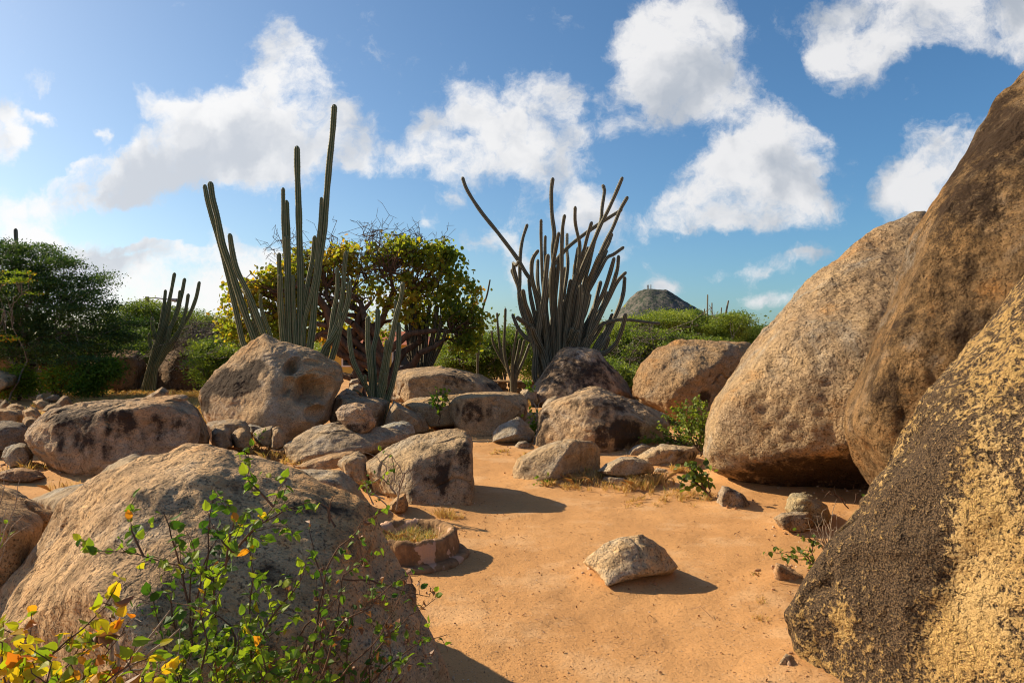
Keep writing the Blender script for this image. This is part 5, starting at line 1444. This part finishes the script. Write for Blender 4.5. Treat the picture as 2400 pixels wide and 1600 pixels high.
# ------------------------------------------------------------------ near shrubs with real leaves
def shrub(label, base, mains, D, seed, leafm='lf_bush', barkm='bark', lsize=.032, side=.16, dens=26, r=.006, name='shrub', tonebias=0.0, dry=0.0, dj=.2, up=.35, drybranch=0.0, nside=4, lobes='oval', cat='shrub', join=False):
    """mains: photo paths from foot to tip [(x, y, dD)]; side twigs and leaves grow off them"""
    rs = np.random.default_rng(seed)
    b = np.array(base, float)
    root = empty(name, tuple(b)); tag(root, label, cat)
    segs, L, Dn, dryL, dryD = [], [], [], [], []
    for mpath in mains:
        leafy = True
        if isinstance(mpath, tuple): mpath, leafy = mpath
        pts = []
        off = rs.uniform(-dj, dj)
        for i, q in enumerate(mpath):
            t = i / (len(mpath) - 1)
            pts.append(np.append(P(q[0], q[1], D + off + (q[2] if len(q) > 2 else 0)), r * (1 - .72 * t)))
        if join: pts = [np.append(b, r)] + pts
        c = catmull(pts, .03)
        c[1:-1, :3] += rs.normal(size=(len(c) - 2, 3)) * .0015 * D / 2
        for i in range(len(c) - 1): segs.append((c[i, :3], c[i + 1, :3], c[i, 3], c[i + 1, 3]))
        n = len(c)
        for i in range(int(n * .25), n):
            if leafy == 'bare':
                if rs.uniform() < .12:
                    d = rs.normal(size=3); s_, cc = curve_segs(c[i, :3], c[i, :3] + d / np.linalg.norm(d) * rs.uniform(.03, .1), c[i, 3] * .6, .0008, 3, .3, rs); segs += s_
                continue
            if rs.uniform() < nside / 10:
                tdir = c[min(i + 1, n - 1), :3] - c[max(i - 1, 0), :3]; tdir /= np.linalg.norm(tdir) + 1e-9
                d = tdir * .8 + rs.normal(size=3) * .6 + np.array([0, 0, .25]); d /= np.linalg.norm(d)
                ln = side * rs.uniform(.35, 1.1) * (1 - .5 * i / n)
                s_, cc = curve_segs(c[i, :3], c[i, :3] + d * ln, max(c[i, 3] * .5, .0012), .0008, 5, .25, rs); segs += s_
                m = max(2, int(ln * dens))
                for k in range(m):
                    t = (k + .6) / m
                    q = cc[0] + (cc[-1] - cc[0]) * t + rs.normal(size=3) * .004
                    isd = rs.uniform() < dry
                    out = d * .6 + rs.normal(size=3) * .7
                    q = q + out / np.linalg.norm(out) * lsize * .5
                    (dryL if isd else L).append(q); (dryD if isd else Dn).append(out)
            if rs.uniform() < .30:
                out = rs.normal(size=3); q = c[i, :3] + out / np.linalg.norm(out) * lsize * .5
                isd = rs.uniform() < dry
                (dryL if isd else L).append(q); (dryD if isd else Dn).append(out)
    V, f = tubes(segs, 5)
    mesh_np('branches', V, f, M[barkm], parent=root, loc=tuple(b))
    if len(L):
        L = np.array(L); Dn = np.array(Dn)
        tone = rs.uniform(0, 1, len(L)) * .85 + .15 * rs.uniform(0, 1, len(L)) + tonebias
        V, f, t = leaves(L, lsize, rs, lobes, tone, up=up, dirs=Dn, fold=.3)
        mesh_np('leaves', V, f, M[leafm], parent=root, loc=tuple(b), smooth=False, attrs={'tone': t})
    if len(dryL):
        dryL = np.array(dryL); dryD = np.array(dryD) + np.array([0, 0, -1.2])
        V, f, t = leaves(dryL, lsize * .95, rs, 'oval', None, up=0, dirs=dryD, fold=.75)
        mesh_np('dried_leaves', V, f, M['lf_dry'], parent=root, loc=tuple(b), smooth=False, attrs={'tone': t})
    return root

# central bush in front of the huge boulder (photo px)
f8 = lambda pts: [(p[0] * .4677, 1000 + p[1] * .4677) + tuple(p[2:]) for p in pts]
shrub("leafy green bush spreading in front of the huge round foreground boulder", P(500, 1700, 1.95) * np.array([1, 1, 0]), [
  f8([(1080,1500,.1),(1080,1100,.05),(1075,800),(1070,770),(950,710),(840,680),(700,640),(560,620),(440,630)]),
  f8([(1075,1000),(1080,770),(1180,620),(1290,500),(1370,400),(1400,310),(1440,260)]),
  f8([(1180,620),(1260,520),(1380,440),(1480,400),(1530,380)]),
  f8([(1370,400,.0),(1290,320),(1240,260),(1215,230)]),
  f8([(720,650),(690,580),(665,520),(655,470)]),
  f8([(1130,700),(1150,560),(1180,450),(1130,370)]),
  f8([(1180,640),(1120,580),(1080,510)]),
  f8([(1250,1500),(1260,1150),(1250,900),(1270,740),(1250,620),(1220,540)]),
  f8([(1100,1500),(1160,1200),(1180,1050),(1100,950),(960,900),(860,880)]),
  f8([(1200,1500),(1300,1150),(1330,1000),(1400,930),(1460,910)]),
  f8([(1200,1600),(1290,1300),(1400,1180),(1500,1160)]),
  f8([(1100,1600),(1150,1400),(1130,1250),(1180,1150),(1200,1050)]),
  f8([(900,1600),(940,1400),(900,1250),(970,1120)]),
  f8([(800,1600),(860,1450),(900,1300),(930,1200)]),
  f8([(1260,1500),(1240,1300),(1210,1180),(1110,1150)]),
  f8([(1320,1500),(1340,1300),(1300,1100),(1240,1000)]),
  f8([(1350,1600),(1380,1400),(1400,1250),(1330,1150)]),
  f8([(1330,1000),(1420,880),(1500,780),(1520,740)]),
  f8([(1000,1500),(1000,1250),(1040,1080),(1010,950),(1060,880)]),
  ] + [f8([(x_, 1500), (x_ + dx_ * .4, 1380 - h_ * .3), (x_ + dx_, 1300 - h_)]) for x_, dx_, h_ in [(820,-60,60),(880,40,120),(960,-50,100),(1040,60,150),(1120,-40,90),(1200,50,160),(1260,-60,60),(1320,60,140),(1380,-30,80),(1440,60,170),(1500,-40,100),(1560,50,60),(1100,120,40),(1300,-120,30),(1480,100,20)]] + [
  ], 2.0, 1, lsize=.031, side=.13, dens=62, dj=.16, nside=10, tonebias=.05, r=.0036)
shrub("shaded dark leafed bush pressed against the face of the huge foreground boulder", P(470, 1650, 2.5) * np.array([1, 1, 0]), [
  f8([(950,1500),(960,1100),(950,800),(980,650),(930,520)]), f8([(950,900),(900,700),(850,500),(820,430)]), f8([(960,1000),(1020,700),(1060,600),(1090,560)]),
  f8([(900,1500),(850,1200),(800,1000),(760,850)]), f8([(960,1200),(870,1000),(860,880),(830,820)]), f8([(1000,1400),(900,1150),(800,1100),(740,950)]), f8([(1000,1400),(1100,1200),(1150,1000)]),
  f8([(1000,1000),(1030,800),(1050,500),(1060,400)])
  ], 2.32, 2, lsize=.038, side=.14, dens=36, r=.004, dj=.06, nside=7, tonebias=-.55, dry=.05)  # leaf tone pushed dark: shade put into the colour
shrub("twiggy bush with dried brown leaves at the foreground boulder's right flank", P(800, 1700, 2.35) * np.array([1, 1, 0]), [
  f8([(1500,1600),(1560,1200),(1600,900),(1640,700),(1700,600),(1760,560),(1810,480),(1870,450)]),
  f8([(1600,1600),(1640,1200),(1700,900),(1720,740),(1800,700),(1850,600)]),
  f8([(1600,1300),(1700,1000),(1850,900),(1950,800),(2060,720)]),
  f8([(1700,1600),(1800,1300),(1900,1100),(2050,950),(2180,860)]),
  f8([(1700,1600),(1850,1300),(2000,1150),(2120,1080),(2240,1040)]),
  f8([(1720,760),(1850,770),(2000,810),(2150,850)]),
  f8([(1500,1500),(1500,1200),(1450,1000),(1430,800)]),
  f8([(1700,1600),(1720,1300),(1750,1050),(1770,900)]),
  f8([(1800,1600),(1850,1350),(1850,1150),(1880,1000)]),
  f8([(1600,1500),(1650,1200),(1600,1000),(1620,800),(1560,600),(1550,520)]),
  f8([(1900,1600),(1950,1400),(1980,1250),(2080,1150)]),
  f8([(1850,1600),(1830,1400),(1760,1250),(1700,1150)]),
  f8([(1950,1600),(1900,1400),(1960,1200),(1950,1080)]),
  (f8([(1650,480),(1640,400),(1600,380),(1560,360)]), 'bare'), (f8([(1680,500),(1650,420),(1680,330)]), 'bare'),
  (f8([(1300,1500),(1500,1050),(1650,900),(1760,760)]), 'bare'), (f8([(1400,1500),(1550,1100),(1620,950),(1700,850)]), 'bare'), (f8([(1500,1500),(1750,1200),(1900,1050),(2060,720)]), 'bare'),
  ], 2.45, 3, lsize=.029, side=.14, dens=44, r=.0042, dj=.16, nside=7, tonebias=-.15, dry=.26)
# golden bush in the lower left corner
shrub("golden and orange autumn coloured bush in the bottom left corner", P(150, 1800, 1.25) * np.array([1, 1, 0]), [
  f8([(0,1700),(60,1300),(80,1150),(150,1060),(60,1040)]), f8([(100,1700),(130,1350),(240,1150),(330,1080),(420,1010),(520,900),(560,890)]),
  f8([(200,1700),(250,1400),(350,1200),(440,1120),(560,990)]), f8([(300,1700),(330,1400),(420,1250),(500,1180),(600,1050)]),
  f8([(400,1700),(420,1400),(500,1300),(640,1200),(740,1160)]), f8([(100,1700),(60,1400),(20,1250),(10,1080)]), f8([(200,1700),(180,1400),(130,1250),(160,1100)]),
  f8([(500,1700),(560,1400),(700,1280),(800,1240)]), f8([(0,1600),(0,1400),(-20,1250)]), f8([(300,1600),(260,1400),(230,1280),(260,1180)]), f8([(400,1600),(400,1450),(360,1300),(330,1200)]),
  f8([(450,1700),(480,1450),(540,1330),(600,1300)]), f8([(100,1600),(100,1400),(60,1300),(90,1200)]), f8([(250,1650),(300,1450),(350,1350),(430,1300)]), f8([(550,1700),(620,1500),(680,1350),(720,1250)]),
  f8([(0,1700),(40,1500),(20,1350),(-30,1200)]),
  ], 1.30, 4, join=True, leafm='lf_gold', lsize=.030, side=.105, dens=100, r=.003, dj=.14, nside=10, tonebias=.0, dry=.04)
shrub("bare pale branching twig standing in the golden bush, left of the leafy green bush", P(270, 1800, 1.45) * np.array([1, 1, 0]), [
  (f8([(575,1700),(590,1250),(610,1100),(650,1000),(690,915)]), 'bare'), (f8([(600,1150),(570,1030),(520,1005)]), 'bare'), (f8([(560,1300),(690,1130),(780,1020),(850,920)]), 'bare'),
  (f8([(600,1250),(760,1120),(900,1010)]), 'bare'), (f8([(560,1200),(560,1060),(565,1000)]), 'bare'), (f8([(590,1220),(700,1220),(830,1160)]), 'bare')],
  1.45, 5, barkm='palebark', r=.0042, dj=.03, name='twig', cat='twig')
shrub("thin dry plant with few green leaves at the left edge before the brown sloping rock", P(-40, 1450, 2.6) * np.array([1, 1, 0]), [
  (f8([(-60,900),(20,600),(60,500),(120,440)]), 'bare'), (f8([(-60,700),(40,560),(150,490)]), 'bare'), f8([(-80,800),(-10,600),(20,450),(30,370)]), f8([(-80,700),(-20,500),(-10,400)]), (f8([(-60,800),(0,400),(40,180)]), 'bare'), (f8([(0,600),(70,400),(100,260)]), 'bare')],
  2.6, 6, barkm='palebark', lsize=.028, side=.10, dens=20, r=.003, dj=.05, nside=3, tonebias=.15)
# plants further in
fm = lambda pts: [(850 + p[0] * .2551, 850 + p[1] * .2551) + tuple(p[2:]) for p in pts]
shrub("dry climbing vine with scattered green leaves on the left side of the cube like boulder", P(905, 1215, 6.7) * np.array([1, 1, 0]), [
  (fm([(300,1340),(330,1180),(380,1050),(300,900),(250,830)]), 'bare'), (fm([(310,1350),(350,1100),(420,980),(470,1100),(430,1140)]), 'bare'), (fm([(0,1130),(120,1080),(220,980),(160,900),(100,850),(0,820)]), 'bare'),
  (fm([(280,1390),(200,1290),(120,1220),(60,1200)]), 'bare'), fm([(300,1200),(220,1100),(150,1040),(60,1080)]), fm([(300,1100),(280,950),(270,860),(200,840)]), fm([(200,1250),(100,1200),(40,1130)]), fm([(280,1180),(260,1100),(280,1060)]),
  fm([(100,1300),(60,1200),(20,1080)]), (fm([(330,1200),(400,1000),(470,980)]), 'bare')],
  6.55, 7, lsize=.045, side=.22, dens=16, r=.008, dj=.12, nside=4, barkm='palebark', name='vine', cat='vine')
shrub("young green sapling with a single thin stem before the flat tan slab", P(1030, 992, 13.0) * np.array([1, 1, 0]), [
  fm([(705,560),(708,450),(700,380),(690,300),(680,270)]), fm([(705,420),(730,350),(745,290)]), fm([(705,450),(660,390),(650,340)]), fm([(705,430),(750,370),(760,300)])],
  12.4, 8, lsize=.075, side=.32, dens=24, r=.012, dj=.1, nside=7, name='sapling', cat='sapling')
fr_ = lambda pts: [(1150 + p[0] * .3189, 750 + p[1] * .3189) + tuple(p[2:]) for p in pts]
shrub("yellow green shrub filling the gap between round topped boulder and giant boulder", P(1625, 1060, 10.2) * np.array([1, 1, 0]), [
  fr_([(1530,960),(1500,800),(1480,700),(1500,590)]), fr_([(1530,960),(1440,800),(1400,680),(1380,630)]), fr_([(1530,960),(1550,800),(1570,700),(1580,620)]), fr_([(1500,960),(1420,860),(1300,720)]), fr_([(1500,950),(1350,880),(1240,800)]),
  fr_([(1530,1000),(1540,850),(1520,700),(1530,620)]), fr_([(1540,1000),(1580,900),(1590,800)]), fr_([(1480,940),(1280,900),(1120,880)]), (fr_([(1440,910),(1380,840),(1290,720)]), 'bare'), (fr_([(1430,880),(1350,850),(1260,850)]), 'bare'),
  fr_([(1540,1050),(1545,950),(1560,850)]), fr_([(1540,980),(1470,850),(1440,740),(1450,640)]), fr_([(1500,960),(1430,900),(1410,780)])],
  10.3, 9, leafm='lf_scrub', lsize=.052, side=.30, dens=58, r=.011, dj=.35, nside=10, tonebias=.1)
shrub("low drooping plant with clustered grey green leaves at the giant boulder's left foot", P(1665, 1168, 7.4) * np.array([1, 1, 0]), [
  fr_([(1640,1310),(1560,1240),(1500,1180),(1420,1160),(1390,1230)]), fr_([(1600,1280),(1520,1150),(1460,1080),(1400,1070)]), fr_([(1600,1290),(1560,1180),(1540,1090),(1560,1060)]), fr_([(1620,1300),(1600,1200),(1600,1110)]), fr_([(1560,1240),(1480,1160),(1500,1060)])],
  7.4, 10, leafm='lf_scrub', lsize=.062, side=.16, dens=34, r=.009, dj=.1, nside=6, tonebias=-.1, lobes='round')
fw = lambda pts: [(1750 + p[0] * .3509, 1050 + p[1] * .3509) + tuple(p[2:]) for p in pts]
shrub("grey leafless twiggy bush against the left edge of the golden speckled rock", P(1935, 1320, 4.9) * np.array([1, 1, 0]), [
  (fw([(540,720),(500,600),(440,480),(380,470)]), 'bare'), (fw([(540,700),(480,560),(400,540),(330,490)]), 'bare'), (fw([(550,700),(540,560),(500,440),(540,400)]), 'bare'), (fw([(560,680),(560,520),(580,400),(600,340)]), 'bare'),
  (fw([(540,680),(460,600),(420,560)]), 'bare'), (fw([(550,700),(520,600),(480,520),(470,450)]), 'bare'), (fw([(560,660),(600,540),(600,440)]), 'bare'), (fw([(530,700),(470,640),(390,620)]), 'bare'), (fw([(560,690),(530,560),(560,470)]), 'bare'),
  (fw([(540,700),(440,580),(410,470)]), 'bare'), (fw([(560,600),(520,480),(430,440)]), 'bare'), (fw([(540,700),(500,640),(430,540)]), 'bare'), (fw([(550,690),(510,560),(520,470)]), 'bare')],
  4.95, 11, join=True, barkm='palebark', r=.0045, dj=.12)
shrub("creeping green plant with long flat leaves over the thin brown slab", P(1900, 1350, 4.8) * np.array([1, 1, 0]), [
  fw([(440,800),(380,700),(300,690),(200,700),(140,690)]), fw([(440,800),(400,720),(330,720),(250,720)]), fw([(450,780),(430,690),(380,680)]), fw([(440,620),(380,590),(300,570)]), fw([(420,760),(300,740),(180,740)])],
  4.8, 12, join=True, leafm='lf_scrub', lsize=.040, side=.10, dens=34, r=.004, dj=.05, nside=5)
shrub("reddish bare twig sprouting behind the smooth grey dome rock", P(1965, 1190, 6.6) * np.array([1, 1, 0]), [
  (fw([(680,400),(640,340),(560,310),(490,290)]), 'bare'), (fw([(660,380),(610,320),(585,250)]), 'bare'), (fw([(640,350),(560,290),(520,330)]), 'bare'), (fw([(720,370),(735,310),(700,285)]), 'bare'), fw([(730,340),(735,310),(750,297)])],
  6.4, 13, barkm='bark', r=.006, dj=.1, name='twig', cat='twig', lsize=.04)
shrub("thin grey sapling with few green leaves between block boulder and cracked boulder", P(1245, 1020, 12.2) * np.array([1, 1, 0]), [
  (fm([(1595,560),(1600,450),(1620,380),(1680,320)]), 'bare'), (fm([(1600,450),(1570,380),(1540,340)]), 'bare'), fm([(1560,580),(1530,480),(1500,410)]), fm([(1580,600),(1560,520),(1580,450)]), fm([(1560,640),(1540,560),(1570,500)])],
  12.0, 14, join=True, lsize=.075, side=.22, dens=16, r=.012, dj=.1, nside=5, barkm='palebark')
shrub("tiny green weed at the grey split stone", P(605, 1035, 10.1) * np.array([1, 1, 0]), [
  [(612,1030),(605,1015),(600,1003)], [(612,1030),(615,1015),(620,1008)], [(610,1030),(600,1020)]], 9.9, 15, lsize=.05, side=.08, dens=40, r=.004, dj=.05, nside=7, name='weed', cat='weed')
shrub("small green weed by the ridged tan boulder's base", P(1275, 1135, 8.0) * np.array([1, 1, 0]), [
  [(1275,1138),(1270,1125),(1262,1118)], [(1278,1138),(1284,1125),(1285,1115)], [(1274,1136),(1262,1130)]], 8.0, 16, lsize=.035, side=.08, dens=40, r=.003, dj=.04, nside=7, name='weed', cat='weed')
shrub("small leafy weed growing at the left corner of the trapezoid boulder", P(1235, 945, 13.8) * np.array([1, 1, 0]), [
  fr_([(285,520),(280,480),(265,465)]), fr_([(285,520),(295,485)]), fr_([(280,520),(262,490)])], 13.6, 17, lsize=.08, side=.15, dens=30, r=.006, dj=.04, nside=7, name='weed', cat='weed')
